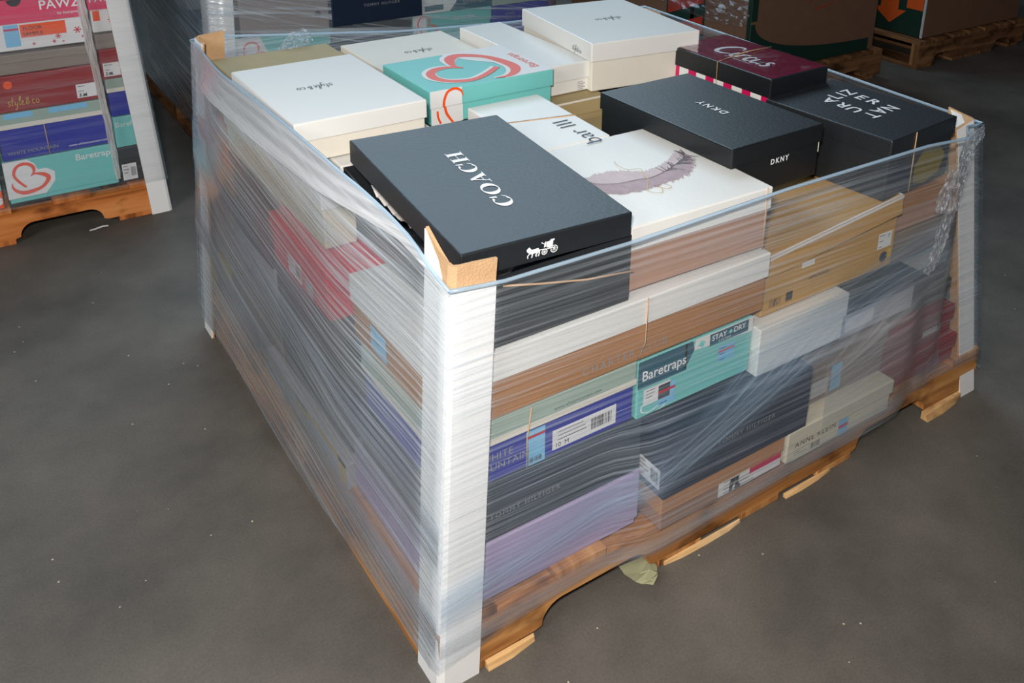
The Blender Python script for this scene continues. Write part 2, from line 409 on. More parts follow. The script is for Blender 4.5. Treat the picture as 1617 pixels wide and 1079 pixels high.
def style_script():
    """hand-written word with ampersand, loose pen strokes"""
    S = [
        [(0.30, 0.55, .8), (0.12, 0.62, 1), (0.05, 0.45, 1), (0.22, 0.28, 1), (0.12, 0.08, 1), (-0.05, 0.12, .6)],
        [(0.55, 1.05, 1), (0.48, 0.6, 1), (0.42, 0.15, 1), (0.55, 0.05, .7)], [(0.34, 0.68, .8), (0.68, 0.72, .8)],
        [(0.75, 0.55, 1), (0.72, 0.2, 1), (0.88, 0.15, .8), (1.02, 0.55, 1), (0.92, 0.0, 1), (0.76, -0.42, 1), (0.66, -0.3, .7)],
        [(1.12, 0.2, .7), (1.34, 0.95, 1), (1.26, 1.1, .8), (1.18, 0.6, 1), (1.20, 0.1, 1), (1.32, 0.05, .6)],
        [(1.38, 0.28, .7), (1.58, 0.42, .9), (1.48, 0.56, .9), (1.38, 0.3, 1), (1.48, 0.06, 1), (1.66, 0.14, .6)],
        [(2.18, 0.12, .8), (1.92, 0.62, 1), (2.02, 0.86, .9), (2.10, 0.68, .8), (1.84, 0.32, 1), (1.90, 0.06, 1), (2.20, 0.40, .8)],
        [(2.70, 0.5, .8), (2.56, 0.56, 1), (2.44, 0.30, 1), (2.54, 0.06, 1), (2.74, 0.14, .7)],
        [(3.02, 0.52, .9), (2.86, 0.44, 1), (2.86, 0.12, 1), (3.04, 0.08, 1), (3.12, 0.36, 1), (2.98, 0.52, .8)]]
    v, f = script_word(S, 0.085)
    return v, f, 3.15

def circus_script():
    S = [
        [(0.95, 0.95, .6), (0.82, 1.22, 1), (0.45, 1.15, 1.5), (0.12, 0.62, 1.8), (0.22, 0.1, 1.6), (0.62, 0.02, 1.2), (0.95, 0.22, .7)],
        [(1.15, 0.62, 1), (1.10, 0.25, 1.3), (1.20, 0.02, 1), (1.36, 0.12, .6)], [(1.20, 0.88, 1), (1.27, 0.96, 1.2)],
        [(1.46, 0.62, .9), (1.50, 0.4, 1.2), (1.44, 0.02, 1.3)], [(1.48, 0.35, .8), (1.64, 0.62, .9), (1.82, 0.60, 1.1)],
        [(2.22, 0.55, .8), (2.06, 0.64, 1), (1.92, 0.34, 1.3), (2.02, 0.04, 1.2), (2.26, 0.12, .7)],
        [(2.40, 0.62, 1), (2.36, 0.22, 1.3), (2.48, 0.02, 1), (2.68, 0.22, .8), (2.74, 0.62, 1), (2.72, 0.2, 1.3), (2.84, 0.02, .8)],
        [(3.26, 0.58, .8), (3.08, 0.66, 1), (3.02, 0.46, 1.2), (3.22, 0.26, 1.3), (3.12, 0.02, 1.1), (2.92, 0.08, .7)]]
    v, f = script_word(S, 0.13)
    return v, f, 3.3

def carriage():
    P = [poly([(0.18, 0.22), (0.22, 0.40), (0.60, 0.42), (0.66, 0.30), (0.60, 0.2), (0.25, 0.18)]),
         poly([(0.18, 0.30), (0.02, 0.48), (0.00, 0.40), (0.03, 0.34), (0.1, 0.28), (0.16, 0.22)]), poly([(0.02, 0.48), (0.14, 0.56), (0.26, 0.40), (0.18, 0.26)]),
         poly([(0.20, 0.22), (0.08, 0.12), (0.10, 0.0), (0.05, 0.0), (0.03, 0.14), (0.16, 0.26)]), poly([(0.28, 0.2), (0.24, 0.0), (0.30, 0.0), (0.34, 0.2)]),
         poly([(0.54, 0.22), (0.44, 0.1), (0.48, 0.0), (0.53, 0.0), (0.52, 0.1), (0.62, 0.22)]), poly([(0.62, 0.3), (0.62, 0.12), (0.58, 0.0), (0.64, 0.0), (0.69, 0.14), (0.68, 0.3)]),
         poly([(0.66, 0.32), (0.98, 0.30), (0.98, 0.26), (0.66, 0.27)]),
         poly([(0.88, 0.36), (0.92, 0.62), (0.99, 0.66), (1.0, 0.40)]), poly([(1.02, 0.34), (1.02, 0.62), (1.36, 0.66), (1.34, 0.36), (1.2, 0.28)]),
         poly([(0.74, 0.62), (0.90, 0.52), (0.91, 0.55), (0.76, 0.66)]), poly([(0.86, 0.24), (1.46, 0.24), (1.46, 0.28), (0.86, 0.28)]), quad(1.2, 0.62, 1.42, 0.70)]
    for cx, cy, r in ((0.92, 0.14, 0.15), (1.42, 0.18, 0.19)):
        P.append(ring2(cx, cy, r, r - 0.035))
        for k in range(4):
            a = k * math.pi / 4; c, s = math.cos(a) * r, math.sin(a) * r
            P.append(ribbon([(cx - c, cy - s, 0.02), (cx + c, cy + s, 0.02)]))
    v, f = merge(P)
    return v, f, 1.6

# ------------------------------------------------------------------ shoe boxes
class Box: pass

def shell_bm(w, d, z0, z1, open_top, bev=0.0022, t=0.002, sag=0.0):
    """cardboard tray: five walls with thickness, open at top (box) or at bottom (lid)"""
    bm = bmesh.new()
    add_box(bm, -w / 2, w / 2, -d / 2, d / 2, z0, z1)
    bm.faces.ensure_lookup_table()
    kill = [f for f in bm.faces if (f.normal.z > 0.9 if open_top else f.normal.z < -0.9)]
    bmesh.ops.delete(bm, geom=kill, context='FACES')
    es = [e for e in bm.edges if not e.is_boundary]
    bmesh.ops.bevel(bm, geom=es, offset=bev, segments=2, affect='EDGES', profile=0.5)
    return bm

def tray(name, w, d, z0, z1, open_top, m, parent, t=0.002, warp=0.0012, key=0):
    bm = shell_bm(w, d, z0, z1, open_top)
    # long edges get a few cuts so that the card can bow a little
    o = bm_obj(name, bm, m, parent)
    s = o.modifiers.new('thickness', 'SOLIDIFY'); s.thickness = t; s.offset = -1
    return o

def shoebox(label, x0, x1, y0, y1, z0, z1, base, lid=None, lidh=0.035, yaw=0.0, group=None, lid_tilt=None, lid_off=(0, 0, 0), lid_dims=None, root_rot=None, name='shoe_box', over=0.003):
    B = Box(); B.w = x1 - x0; B.d = y1 - y0; B.h = z1 - z0; B.lidh = lidh if lid else 0; B.over = over if lid else 0
    B.root = empty(name, ((x0 + x1) / 2, (y0 + y1) / 2, z0), math.radians(yaw), label, 'shoe box', group)
    if root_rot: B.root.rotation_euler = (math.radians(root_rot[0]), math.radians(root_rot[1]), math.radians(yaw))
    w_, d_ = B.w - 2 * B.over, B.d - 2 * B.over
    B.base = tray('box_base', w_, d_, 0, B.h - (0.004 if lid else 0.0), bool(lid), base, B.root)
    B.lid = None; B.ldx = B.ldy = 0
    if lid:
        lw, ld = lid_dims if lid_dims else (B.w, B.d)
        B.lw, B.ld = lw, ld
        B.lid = tray('box_lid', lw, ld, -lidh, 0, False, lid, B.root)
        B.lid.location = (lid_off[0], lid_off[1], B.h + lid_off[2])
        if lid_tilt: B.lid.rotation_euler = tuple(math.radians(a) for a in lid_tilt)
    return B

def frame(B, face, on_lid):
    """origin, U, V, N of a face, in the space of the part that carries it"""
    if on_lid:
        w, d, zt, zb = B.lw, B.ld, 0.0, -B.lidh
    else:
        w, d = B.w - 2 * B.over, B.d - 2 * B.over; zt = B.h - (0.004 if B.lid else 0); zb = 0.0
    w2, d2 = w / 2, d / 2
    V = Vector
    return {'front': (V((-w2, -d2, zb)), V((1, 0, 0)), V((0, 0, 1)), V((0, -1, 0))),
            'left': (V((-w2, d2, zb)), V((0, -1, 0)), V((0, 0, 1)), V((-1, 0, 0))),
            'right': (V((w2, -d2, zb)), V((0, 1, 0)), V((0, 0, 1)), V((1, 0, 0))),
            'back': (V((w2, d2, zb)), V((-1, 0, 0)), V((0, 0, 1)), V((0, 1, 0))),
            'top': (V((-w2, -d2, zt)), V((1, 0, 0)), V((0, 1, 0)), V((0, 0, 1)))}[face]

def put(B, face, vf, u, v, m, name='printed_logo', rot=0.0, on_lid=False, lift=0.0006, label=None):
    O, U, V, Nn = frame(B, face, on_lid)
    par = B.lid if on_lid else B.base
    c, s = math.cos(math.radians(rot)), math.sin(math.radians(rot))
    vs = []
    for p in vf[0]:
        a = p.x * c - p.y * s + u; b = p.x * s + p.y * c + v
        vs.append(O + U * a + V * b + Nn * (lift + p.z))
    me = bpy.data.meshes.new(name); me.from_pydata([tuple(q) for q in vs], [], [tuple(f) for f in vf[1]]); me.update()
    o = link(name, me, par, m)
    if label: o['label'] = label
    return o

def lettering(B, face, s, u, v, size, m, rot=0.0, on_lid=False, bold=0.0, sx=1.0, shear=0.0, spacing=1.0, lift=0.0009, name='lettering', center=False):
    vs, fs, wd = text_mesh(s, size, bold, shear, sx, spacing)
    if center: vs = [Vector((p.x - wd / 2, p.y - size * 0.35, 0)) for p in vs]
    return put(B, face, (vs, fs), u, v, m, name, rot, on_lid, lift)

def panel(B, face, u0, v0, u1, v1, m, on_lid=False, name='printed_panel', lift=0.0005):
    return put(B, face, quad(u0, v0, u1, v1), 0, 0, m, name, 0, on_lid, lift)

def barcode(u0, v0, u1, v1, n=16, seed=1):
    r = random.Random(seed); q = []; x = u0; step = (u1 - u0) / n
    for i in range(n):
        wd = step * r.choice((0.3, 0.45, 0.7)); q.append(quad(x, v0, x + wd, v1)); x += step
    return merge(q)

def sticker(B, face, u, v, w, h, on_lid=False, lines=3, code=True, m=None, seed=1, price=None, bar=None):
    """paper label: white card, rows of tiny print and a bar code"""
    panel(B, face, u, v, u + w, v + h, m or STICK, on_lid, 'paper_sticker', 0.0007)
    q = []
    r = random.Random(seed)
    for i in range(lines):
        yy = v + h * (0.86 - 0.72 * i / max(lines - 1, 1) * (0.55 if code else 1.0)); q.append(quad(u + w * 0.08, yy - h * 0.035, u + w * (0.3 + 0.28 * r.random()), yy))
    if code: q.append(barcode(u + w * 0.6, v + h * 0.22, u + w * 0.94, v + h * 0.78, 14, seed))
    if q:
        vf = merge(q); put(B, face, vf, 0, 0, INKD, 'small_print', 0, on_lid, 0.001)
    if bar: panel(B, face, u, v + h * 0.62, u + w, v + h * 0.74, INKR, on_lid, 'printed_bar', 0.0011)

# heart logo as two loops: coordinates taken in a unit square
def heart_ribbon(wscale=1.0):
    a = [(0.46, 0.50, .15), (0.40, 0.62, .42), (0.47, 0.84, 1.0), (0.60, 0.95, 1.0), (0.76, 0.88, .85), (0.90, 0.72, .8), (0.97, 0.46, 1.0), (0.97, 0.25, 1.0), (0.88, 0.09, .8), (0.74, 0.00, .5), (0.58, 0.00, .12)]
    b = [(0.46, 0.50, .15), (0.33, 0.60, .55), (0.17, 0.60, .75), (0.05, 0.50, .8), (0.01, 0.34, .8), (0.06, 0.20, .7), (0.18, 0.11, .7), (0.36, 0.08, .6), (0.58, 0.18, .6), (0.80, 0.34, .55)]
    S = [ribbon(smooth_pts([(x, y, w * 0.085 * wscale) for x, y, w in a], 6)), ribbon(smooth_pts([(x, y, w * 0.085 * wscale) for x, y, w in b], 6))]
    return merge(S)

def scale_vf(vf, sx, sy):
    return [Vector((v.x * sx, v.y * sy, v.z)) for v in vf[0]], vf[1]

# ------------------------------------------------------------------ the setting
bm = bmesh.new(); add_box(bm, -7, 11, -5, 9, -0.1, 0.0)
struct(bm_obj('floor', bm, floor_mat()))
WALL = mat('dim_warehouse_wall', (58, 62, 66), 0.8, 0.2, 0.1, 0.05, nscale=(2, 2, 2))
bm = bmesh.new(); add_box(bm, -7, 11, 9.0, 9.2, 0, 6); struct(bm_obj('wall_back', bm, WALL))
bm = bmesh.new(); add_box(bm, 11.0, 11.2, -5, 9.2, 0, 6); struct(bm_obj('wall_right', bm, WALL))

# ------------------------------------------------------------------ pallets
def stringer_bm(x0, x1, y0, y1, z0, z1, notches, nh):
    """side beam with rounded fork notches cut from below"""
    prof = [(x0, z0)]
    for a, b in sorted(notches):
        r = min(0.035, nh)
        prof.append((a, z0))
        for k in range(7):
            t = math.pi / 2 * k / 6; prof.append((a + 0.012 + r * (1 - math.cos(t)), z0 + nh - r + r * math.sin(t)))
        for k in range(7):
            t = math.pi / 2 * (6 - k) / 6; prof.append((b - 0.012 - r * (1 - math.cos(t)), z0 + nh - r + r * math.sin(t)))
        prof.append((b, z0))
    prof.append((x1, z0)); prof.append((x1, z1)); prof.append((x0, z1))
    bm = bmesh.new()
    f = bm.faces.new([bm.verts.new((x, y0, z)) for x, z in prof])
    r = bmesh.ops.extrude_face_region(bm, geom=[f])
    bmesh.ops.translate(bm, vec=(0, y1 - y0, 0), verts=[g for g in r['geom'] if isinstance(g, bmesh.types.BMVert)])
    bmesh.ops.triangulate(bm, faces=[f for f in bm.faces if len(f.verts) > 4])
    return bm

def pallet(label, x, y, L, D, H, m, yaw=0.0, group=None, splinters=True):
    t = empty('wooden_pallet', (x, y, 0), math.radians(yaw), label, 'pallet', group)
    bt = 0.014; dt = 0.015; zs0 = bt; zs1 = H - dt
    for yy in (0.0, D / 2 - 0.019, D - 0.038):
        nt = [(0.125 * L, 0.31 * L), (0.69 * L, 0.875 * L)]
        o = bm_obj('stringer', stringer_bm(0, L, yy, yy + 0.038, zs0, zs1, nt, 0.038), m, t); wood_uv(o, 0)
    n = 7; bw = 0.09
    for i in range(n):
        bx = i * (L - bw) / (n - 1)
        board('deck_board', t, bx, bx + bw, 0, D, zs1, H, m, 1)
    for bx in (0.0, L * 0.315, L * 0.5 - 0.045, L * 0.69 - 0.09, L - 0.125):
        wdt = 0.125 if bx in (0.0,) or bx > L * 0.85 else 0.09
        board('bottom_board', t, bx, bx + wdt, 0, D, 0, zs0, m, 1)
    return t

PAL = pallet('worn wooden pallet under the large front load of shoe boxes', 0.0, 0.0, 1.219, 1.07, 0.100, WOODM)
# raw split edges along the front beam
def splinter(parent, pts, h, m=WOODL):
    bm = bmesh.new(); n = len(pts)
    lo = []; hi = []
    for (x, y, z, t) in pts:
        lo.append((bm.verts.new((x, y, z)), bm.verts.new((x, y - t, z)))); hi.append((bm.verts.new((x, y, z + h)), bm.verts.new((x, y - t * 0.6, z + h * (0.6 + 0.4 * random.random())))))
    for i in range(n - 1):
        bm.faces.new((lo[i][0], lo[i + 1][0], lo[i + 1][1], lo[i][1])); bm.faces.new((hi[i][0], hi[i][1], hi[i + 1][1], hi[i + 1][0]))
        bm.faces.new((lo[i][1], lo[i + 1][1], hi[i + 1][1], hi[i][1])); bm.faces.new((lo[i][0], hi[i][0], hi[i + 1][0], lo[i + 1][0]))
    bm.faces.new((lo[0][0], lo[0][1], hi[0][1], hi[0][0])); bm.faces.new((lo[-1][0], hi[-1][0], hi[-1][1], lo[-1][1]))
    o = bm_obj('split_edge', bm, m, parent); wood_uv(o, 0); o['label'] = 'pale raw split edge of the beam'
    return o
splinter(PAL, [(0.395, 0, 0.0, 0.002), (0.43, 0, 0.0, 0.006), (0.48, 0, 0.0, 0.007), (0.53, 0, 0.0, 0.006), (0.56, 0, 0.0, 0.002)], 0.007)
splinter(PAL, [(0.665, 0, 0.0, 0.007), (0.70, 0, 0.0, 0.008), (0.75, 0, 0.0, 0.006), (0.785, 0, 0.0, 0.002)], 0.007)
splinter(PAL, [(1.05, 0, 0.0, 0.016), (1.10, 0, 0.0, 0.016), (1.15, 0, 0.0, 0.010), (1.18, 0, 0.0, 0.003)], 0.016)
splinter(PAL, [(0.07, 0, 0.0, 0.010), (0.11, 0, 0.0, 0.010), (0.15, 0, 0.0, 0.004)], 0.012)

# ------------------------------------------------------------------ corner boards
def corner_post(label, B0, T0, dx, dy, leg=0.062, torn=None, group=None, t=0.004, flare=0.0):
    """L-shaped fibreboard angle, white outside; corner line from B0 to T0, legs along dx (x-dir) and dy (y-dir)"""
    root = empty('corner_board', B0, 0, label, 'corner protector', group)
    A = Vector(T0) - Vector(B0); n = 14
    def mk(name, off, th, m, zmax=None, cut=None):
        bm = bmesh.new(); rows = []
        for i in range(n + 1):
            f = i / n; c = A * f
            def P(a, b):  # a along x leg, b along y leg
                return c + Vector((dx * a, dy * b, 0))
            r = 0.008
            o = off; q = off + th
            path_o = [(leg, o), (leg * 0.5, o), (r + o, o), (o + r * 0.3, o + r * 0.3), (o, r + o), (o, leg * 0.5), (o, leg)]
            path_i = [(leg, q), (leg * 0.5, q), (r + q, q), (q + r * 0.3, q + r * 0.3), (q, r + q), (q, leg * 0.5), (q, leg)]
            row = []
            for k, (a, b) in enumerate(path_o + path_i[::-1]):
                v = P(a, b)
                if i == n and torn:
                    kk = k if k < 7 else 13 - k
                    v = v + Vector((0, 0, torn[kk]))
                    if cut: v = v + Vector((0, 0, -cut[kk]))
                row.append(bm.verts.new(v))
            rows.append(row)
        for i in range(n):
            for k in range(14):
                bm.faces.new((rows[i][k], rows[i][(k + 1) % 14], rows[i + 1][(k + 1) % 14], rows[i + 1][k]))
        bm.faces.new(rows[0]); bm.faces.new(rows[-1])
        bmesh.ops.triangulate(bm, faces=[f for f in bm.faces if len(f.verts) > 4])
        return bm_obj(name, bm, m, root)
    mk('fibreboard_core', 0.0012, t, BOARD)
    cut = ([0.030, 0.044, 0.050, 0.050, 0.042, 0.012, 0.002] if torn[6] > 0.01 else [0.002] * 7) if torn else None
    mk('white_facing', -0.0003, 0.0014, POSTW, cut=cut)
    return root

corner_post('white corner board at the front of the main load, torn brown at its top', (-0.004, -0.004, 0.0), (0.028, -0.006, 0.655), 1, 1, 0.062, torn=[-0.018, -0.015, -0.014, -0.014, -0.012, -0.004, 0.013])
corner_post('white corner board at the left end of the main load', (-0.012, 1.080, 0.0), (0.038, 1.078, 0.655), 1, -1, 0.060, torn=[0.004, 0.002, 0.0, -0.004, 0.0, -0.002, 0.0])
corner_post('white corner board at the right end of the main load, leaning inward', (1.228, -0.004, 0.0), (1.130, 0.045, 0.592), -1, 1, 0.055, torn=[-0.010, -0.004, 0, 0, 0, 0.002, 0.006])
corner_post('corner board hidden at the rear of the main load behind the tall white box', (1.222, 1.078, 0.0), (1.17, 1.03, 0.585), -1, -1, 0.06, torn=[0] * 7)

# ------------------------------------------------------------------ main load: front row, bottom to top
b = shoebox('lavender shoe box at the bottom front beside the front corner board', 0.020, 0.345, 0.012, 0.31, 0.100, 0.199, LAV, LAV, 0.085)
b = shoebox('slate shoe box with faint lettering on top of the lavender box', 0.020, 0.343, 0.012, 0.275, 0.200, 0.297, SLATE, SLATE, 0.09)
lettering(b, 'front', 'TOMMY HILFIGER', 0.066, 0.032, 0.0115, INKG, on_lid=True, spacing=1.3)
b = shoebox('royal blue shoe box with sage and cream lid beside the front corner board', 0.020, 0.326, 0.010, 0.258, 0.299, 0.398, BLUE, STRIPC, 0.038)
panel(b, 'front', 0, 0, b.w, 0.010, IVORY, True); panel(b, 'left', 0, 0, b.d, 0.010, IVORY, True)
lettering(b, 'front', 'WHITE', 0.050, 0.034, 0.0155, INKG, spacing=1.05); lettering(b, 'front', 'MOUNTAIN', 0.040, 0.018, 0.0155, INKG, spacing=1.05)
lettering(b, 'front', 'www.whitemountain.com', 0.165, 0.014, 0.0075, INKD, on_lid=True)
panel(b, 'front', 0.120, -0.006 + 0.006, 0.150, 0.056, SKYB, name='paper_sticker', lift=0.0007); panel(b, 'front', 0.120, 0.044, 0.150, 0.048, INKR, name='printed_bar', lift=0.0011)
put(b, 'front', barcode(0.124, 0.004, 0.146, 0.012, 10, 3), 0, 0, INKD, 'small_print', lift=0.0012)
sticker(b, 'front', 0.162, 0.008, 0.108, 0.032, seed=5); lettering(b, 'front', '10  M', 0.168, 0.011, 0.010, INKD, lift=0.0012)
tube('twine', [(-0.03, -b.d / 2 - 0.001, 0.002), (-0.031, -b.d / 2 - 0.0015, 0.05), (-0.026, -b.d / 2 - 0.004, b.h)], 0.0011, TWINE, b.root)

b = shoebox('wide brown shoe box with white lid under the black box and feather box', 0.020, 0.572, 0.004, 0.285, 0.401, 0.500, BROWN, WHITE, 0.040)
lettering(b, 'front', 'CHARTER CLUB', 0.205, 0.012, 0.016, INKG, spacing=1.3, sx=1.05)
tube('twine', [(0.036, -b.d / 2 - 0.0015, b.h + 0.001), (0.036, -b.d / 2 - 0.002, 0.03), (0.024, -b.d / 2 - 0.0015, 0.008)], 0.0011, TWINE, b.root)
sticker(b, 'left', 0.06, 0.01, 0.05, 0.04, m=SKYB, code=False, seed=8)

b = shoebox('teal and dark blue printed shoe box in the middle of the front row', 0.330, 0.556, 0.012, 0.30, 0.296, 0.392, TEAL, None)
panel(b, 'front', 0.0, 0.050, 0.092, 0.096, DTEAL); put(b, 'front', poly([(0.088, 0.050), (0.106, 0.080), (0.102, 0.096), (0.088, 0.096)]), 0, 0, DTEAL, 'printed_panel', lift=0.0005)
lettering(b, 'front', 'Baretraps', 0.008, 0.062, 0.0235, INKW, bold=0.01, sx=0.92)
put(b, 'front', poly([(0.104, 0.078), (0.226, 0.070), (0.226, 0.096), (0.108, 0.096)]), 0, 0, STICK, 'printed_panel', lift=0.00045)
panel(b, 'front', 0.136, 0.074, 0.216, 0.094, DTEAL, name='printed_badge', lift=0.0008)
lettering(b, 'front', 'STAY', 0.140, 0.082, 0.013, INKW, bold=0.012, lift=0.0011); lettering(b, 'front', 'DRY', 0.185, 0.082, 0.013, INKW, bold=0.012, lift=0.0011); lettering(b, 'front', 'SYSTEM', 0.154, 0.0755, 0.006, INKW, lift=0.0011, spacing=1.3)
put(b, 'front', poly([(0.174, 0.086), (0.178, 0.0905), (0.182, 0.086), (0.178, 0.082)]), 0, 0, TEALP, 'printed_mark', lift=0.0011)
put(b, 'front', poly([(0.112, 0.084), (0.118, 0.091), (0.127, 0.087), (0.122, 0.078)]), 0, 0, TEALP, 'printed_mark', lift=0.0009)
sticker(b, 'front', 0.012, 0.018, 0.050, 0.028, seed=9, lines=3)
sticker(b, 'front', 0.155, 0.038, 0.034, 0.028, m=SKYB, code=False, seed=10, bar=True)
sticker(b, 'front', 0.040, 0.006, 0.032, 0.036, m=SKYB, code=False, seed=11, bar=True)
put(b, 'front', scale_vf(heart_ribbon(0.7), 0.050, 0.036), 0.008, -0.0 + 0.001, INKW, 'printed_heart', lift=0.0006)

b = shoebox('plain white shoe box with lid right of the teal box in front row', 0.560, 0.768, -0.002, 0.29, 0.283, 0.371, WHITE, WHITE, 0.043)

b = shoebox('black navy shoe box jutting out at centre front with pale end label', 0.358, 0.668, -0.026, 0.28, 0.165, 0.279, NAVY, None)
lettering(b, 'front', 'TOMMY HILFIGER', 0.105, 0.052, 0.013, INKG, spacing=1.25)
sticker(b, 'left', b.d - 0.060, 0.012, 0.052, 0.036, seed=13)

b = shoebox('kraft shoe box with tan lid and boot label at bottom centre', 0.360, 0.624, -0.022, 0.28, 0.100, 0.163, mat('rosy_brown_card', (150, 118, 100), .6, .3), KRAFT, 0.030)
sticker(b, 'front', 0.118, 0.003, 0.140, 0.029, seed=14, code=False, lines=4)
panel(b, 'front', 0.186, 0.018, 0.258, 0.031, MAGENTA, name='pink_sticker', lift=0.0009); lettering(b, 'front', 'CLEARANCE', 0.190, 0.020, 0.0105, INKR, lift=0.0012)
put(b, 'front', merge([poly([(0, 0), (0.006, 0), (0.008, 0.010), (0.012, 0.012), (0.012, 0.024), (0.002, 0.024), (0.000, 0.014)]), poly([(0.012, 0.0), (0.024, 0.0), (0.025, 0.005), (0.020, 0.008), (0.020, 0.024), (0.012, 0.024), (0.013, 0.010)])]), 0.142, 0.004, INKD, 'printed_boots', lift=0.0011)
put(b, 'front', ring2(0.118, -0.001, 0.008, 0.0, 12, 180, 360), 0, 0.030, BLACK, 'finger_hole', on_lid=True, lift=0.0006) if False else None

b = shoebox('cream shoe box with lid and black lettering at bottom right of centre', 0.628, 0.900, -0.026, 0.27, 0.100, 0.163, CREAM, CREAM, 0.026)
lettering(b, 'front', 'ANNE KLEIN', 0.018, 0.0255, 0.0155, INKD, spacing=1.2)
sticker(b, 'front', 0.012, 0.001, 0.075, 0.022, seed=15, m=CREAM)
panel(b, 'front', 0.128, 0.001, 0.152, 0.034, SKYB, name='paper_sticker', lift=0.0007); panel(b, 'front', 0.128, 0.016, 0.152, 0.022, INKR, name='printed_bar', lift=0.0011)

b = shoebox('grey brown shoe box with blue sticker resting on the cream box', 0.672, 0.905, 0.004, 0.29, 0.165, 0.262, GREY, GREY, 0.032)
panel(b, 'front', 0.085, 0.010, 0.112, 0.062, SKYB, name='paper_sticker', lift=0.0007); panel(b, 'front', 0.020, 0.012, 0.080, 0.044, LGREY, name='paper_sticker', lift=0.0006)
b = shoebox('black lidded shoe box tilting down right behind the plain white box', 0.774, 0.978, 0.010, 0.29, 0.266, 0.343, LGREY, BLACK, 0.026)
lettering(b, 'front', 'CLARKS', 0.150, 0.006, 0.011, INKG, on_lid=True)
panel(b, 'front', 0.010, 0.012, 0.085, 0.040, STICK, name='paper_sticker')
b = shoebox('pale cream shoe box near the right corner board, above the dark box', 0.982, 1.125, 0.055, 0.33, 0.296, 0.364, CREAM, LGREY, 0.030)
b = shoebox('dark grey green shoe box stacked on the red boxes at right', 0.910, 1.140, 0.040, 0.32, 0.222, 0.265, DGREEN, DGREEN, 0.02)
b = shoebox('dark grey shoe box under the pale cream box at right', 0.982, 1.130, 0.048, 0.32, 0.266, 0.294, SLATE, None)
b = shoebox('dark red shoe box, upper of the two at the right corner', 0.912, 1.132, 0.018, 0.30, 0.160, 0.220, RED, RED, 0.028)
sticker(b, 'front', 0.125, 0.014, 0.055, 0.013, seed=20, code=False, lines=2)
b = shoebox('dark red shoe box, lower of the two at the right corner', 0.912, 1.140, 0.008, 0.30, 0.100, 0.158, RED, RED, 0.028)

# upper front row
b = shoebox('black shoe box with white serif name and horse carriage mark on its askew lid', 0.076, 0.305, 0.012, 0.420, 0.502, 0.600, BLACK, None, lid_tilt=None)
COACH = b
# open tray: rebuild the base without top, left wall bowed outward
bpy.data.objects.remove(b.base)
bm = bmesh.new()
W2, D2, HH = 0.1145, 0.204, 0.098
def wall_pts():
    P = []
    n = 14
    for i in range(n + 1): P.append((-W2, D2 - 2 * D2 * i / n, -0.022 * math.sin(math.pi * i / n)))
    for i in range(1, 5): P.append((-W2 + 2 * W2 * i / 4, -D2, 0))
    for i in range(1, 5): P.append((W2, -D2 + 2 * D2 * i / 4, 0))
    for i in range(1, 4): P.append((W2 - 2 * W2 * i / 4, D2, 0))
    return P
P = wall_pts(); lo = [bm.verts.new((max(x, -W2), y, 0)) for x, y, z in P]; hi = [bm.verts.new((x, y, HH + z)) for x, y, z in P]
for i in range(len(P)):
    j = (i + 1) % len(P); bm.faces.new((lo[i], lo[j], hi[j], hi[i]))
bm.faces.new(lo)
b.base = bm_obj('box_base', bm, BLACK, b.root); s_ = b.base.modifiers.new('thickness', 'SOLIDIFY'); s_.thickness = 0.002; s_.offset = -1
# the lid lies askew
b.lidh = 0.034; b.lw, b.ld = 0.244, 0.377
b.lid = tray('box_lid', b.lw, b.ld, -b.lidh, 0, False, BLACK, b.root)
b.lid.location = (0.187 - 0.1905, 0.198 - 0.216, 0.646 - 0.502)
b.lid.rotation_euler = (math.radians(1.9), math.radians(0.4), math.radians(-3.6))
v, f, wd = serif_word_coach()
k = 0.182 / wd
put(b, 'top', ([Vector((p.x * k, p.y * 0.024, p.z)) for p in v], f), 0.121, 0.086, INKW, 'printed_name', 88, True)
v, f, wd = carriage(); k = 0.044 / wd
put(b, 'front', ([p * k for p in v], f), 0.088, 0.006, INKW, 'printed_carriage', 0, True)
tube('twine', [(-0.085, -0.2070, 0.086), (-0.03, -0.2075, 0.072), (0.04, -0.2075, 0.056), (0.1175, -0.2060, 0.044), (0.1195, -0.2020, 0.043)], 0.0014, TWINE, b.root)
for (q, r) in (((-0.03, 0.10), 0.3), ((0.01, -0.02), 1.1), ((-0.04, -0.09), 2.0)):
    bm = bmesh.new(); bmesh.ops.create_grid(bm, x_segments=14, y_segments=14, size=0.065)
    for v_ in bm.verts:
        p_ = v_.co * 22 + Vector((r * 9, r * 3, 0)); v_.co.z = 0.068 + 0.016 * noise.noise(p_) + 0.008 * noise.noise(p_ * 2.3)
        v_.co.x = v_.co.x * 0.9 + q[0]; v_.co.y += q[1]
    bm_obj('tissue_paper', bm, TISSUE, b.root)

